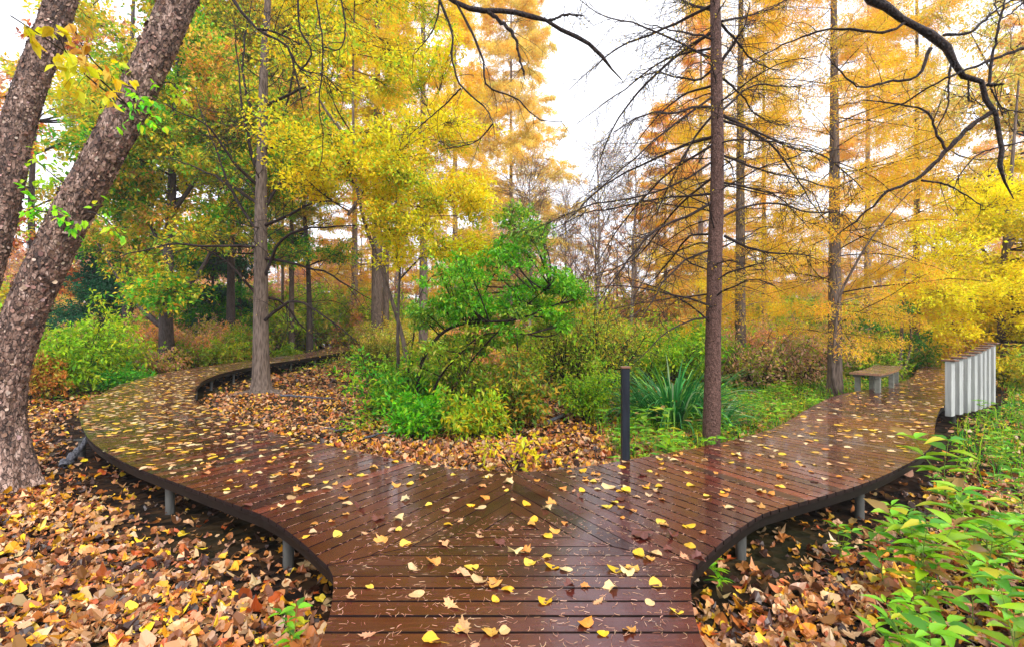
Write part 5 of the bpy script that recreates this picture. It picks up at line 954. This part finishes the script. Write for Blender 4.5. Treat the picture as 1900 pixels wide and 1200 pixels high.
# fallen sticks
def stick(label, pl, r, seed, forks=2, name='fallen_branch'):
    rg = np.random.default_rng(seed); q = np.array([[(x-950)/950*d, d, float(gh((x-950)/950*d, d))+.05+z] for x, y, d, z in pl]); t = empty(name, q[0], label, 'branch'); s = smooth_line(q-q[0], 16); s[1:-1] += rg.normal(0, r*.4, (14, 3)); mb = MB(); br(mb, s[None], (np.linspace(r, r*.4, 16)*rg.uniform(.85, 1.15, 16))[None], 7)
    l2, r2 = grow(rg, s[None], np.linspace(r, r*.4, 16)[None], forks, .3, .95, 45, lambda t: .35+0*t, 6, .1, 0, rmin=.004, flat=True); l2[..., 2] = np.maximum(l2[..., 2], -.02); br(mb, l2, r2, 5); mb.build('wood', M['log'], t, cols=False)
stick('dark crooked fallen stick lying on the litter left of the strap leaves', [(1010, 795, 9.9, 0), (1035, 775, 10.5, .06), (1052, 762, 11.0, .05), (1066, 745, 11.7, .16)], .04, 1)
stick('long thin fallen branch lying toward the thicket', [(676, 818, 8.9, 0), (740, 800, 9.3, .05), (800, 778, 9.8, .12), (850, 765, 10.2, .2)], .018, 2, 3)
stick('forked dead branch on the litter near the left walkway edge', [(640, 805, 9.0, .12), (625, 790, 9.2, .05), (600, 800, 9.6, .02)], .022, 3, 2)
stick('dark old branch leaning from the ground under the left bend', [(118, 872, 7.0, 0), (140, 835, 7.3, .1), (165, 795, 7.7, .28)], .06, 4, 2)
stick('fallen branch on the litter right of the bare grey tree', [(520, 735, 13.6, .02), (560, 735, 13.6, .04), (620, 738, 13.4, .02)], .035, 5, 2)

# ------------------------------------------------------------------ light autumn haze
def haze():
    m = bpy.data.materials.new('haze'); m.use_nodes = True; t = m.node_tree; t.nodes.clear(); out = t.nodes.new('ShaderNodeOutputMaterial'); v = t.nodes.new('ShaderNodeVolumePrincipled'); v.inputs['Color'].default_value = (.97, .96, .97, 1); v.inputs['Density'].default_value = HAZE; v.inputs['Anisotropy'].default_value = .2; t.links.new(v.outputs[0], out.inputs['Volume'])
    mb = MB(); x, y0, y1, z0, z1 = 430, -80, 640, -3, 48; mb.add([(-x, y0, z0), (x, y0, z0), (x, y1, z0), (-x, y1, z0), (-x, y0, z1), (x, y0, z1), (x, y1, z1), (-x, y1, z1)], [[0, 3, 2, 1], [4, 5, 6, 7], [0, 1, 5, 4], [1, 2, 6, 5], [2, 3, 7, 6], [3, 0, 4, 7]]); o = mb.build('haze', m, cols=False); tag(o, 'thin pale autumn haze filling the wood', 'haze', None, 'stuff')
HAZE = .0009
if HAZE: haze()

# ------------------------------------------------------------------ labels of look-alikes: tell them apart by size, landmark and order
LM = [('by the bollard', (1.32, 5.9)), ('near the centre seam', (0, 5.1)), ('at the point of the mitre', (0, 4.1)), ('at the left corner of the fork', (-1.3, 3.6)), ('at the right corner of the fork', (1.3, 3.6)), ('on the front boards', (0, 2.7)),
      ('on the near half of the left arm', (-2.2, 5.4)), ('before the left bend', (-4.4, 7.2)), ('in the left bend', (-6.8, 9.6)), ('by the big birch', (-5.4, 6.8)), ('opposite the bare grey tree', (-9, 13.5)), ('beside the tamarack', (3.1, 6.6)), ('halfway along the right arm', (4.4, 7.1)),
      ('before the railing', (6.3, 9.2)), ('between bench and railing', (8.6, 11.4)), ('under the right arm', (2.4, 3.2)), ('below the wavy edge', (6.2, 6.2)), ('at the right edge', (4.6, 4.2)), ('in the lower right corner', (2.3, 2.4)), ('below the railing', (9.4, 9))]
NUMS = 'first second third fourth fifth sixth seventh eighth ninth tenth eleventh twelfth thirteenth fourteenth fifteenth sixteenth seventeenth eighteenth nineteenth twentieth twenty-first twenty-second'.split()
def relabel():
    bpy.context.view_layer.update(); by = {}
    for o in C.objects:
        if o.parent is None and 'label' in o and o.get('kind') is None: by.setdefault(o['label'], []).append(o)
    for lab, os_ in list(by.items()):
        if len(os_) < 2: continue
        if lab.startswith('small ') or 'herb' in lab:
            w = sorted(o.scale[0] for o in os_); lo, hi = w[len(w)//3], w[2*len(w)//3]; base = lab[6:] if lab.startswith('small ') else lab
            base = base.replace('bright green broad leaved herb', 'green herb').replace(' leaf lying flat on the left arm of the boardwalk', ' leaf').replace(' leaf lying flat on the right arm of the boardwalk', ' leaf').replace(' leaf lying flat on the boards of the fork', ' leaf')
            for a in (' close to the viewer', ' halfway along the bank', ' below the railing', ' around the tamarack', ' between tamarack and bench'): base = base.replace(a, '')
            for o in os_:
                sz = 'small' if o.scale[0] < lo else 'large' if o.scale[0] > hi else 'middling'; x, y = o.location[0], o.location[1]; on = 'leaf' in lab and 'herb' not in lab
                lm = min(LM, key=lambda l: (l[1][0]-x)**2+(l[1][1]-y)**2)[0]; o['label'] = sz+' '+base+' '+lm
    by = {}
    for o in C.objects:
        if o.parent is None and 'label' in o and o.get('kind') is None: by.setdefault(o['label'], []).append(o)
    for lab, os_ in by.items():
        if 2 <= len(os_) <= 22:
            os_.sort(key=lambda o: o.location[0]/max(o.location[1], .1))
            for i, o in enumerate(os_):
                l = lab+', '+NUMS[i]+' from left'
                if len(l.split()) <= 16: o['label'] = l
relabel()
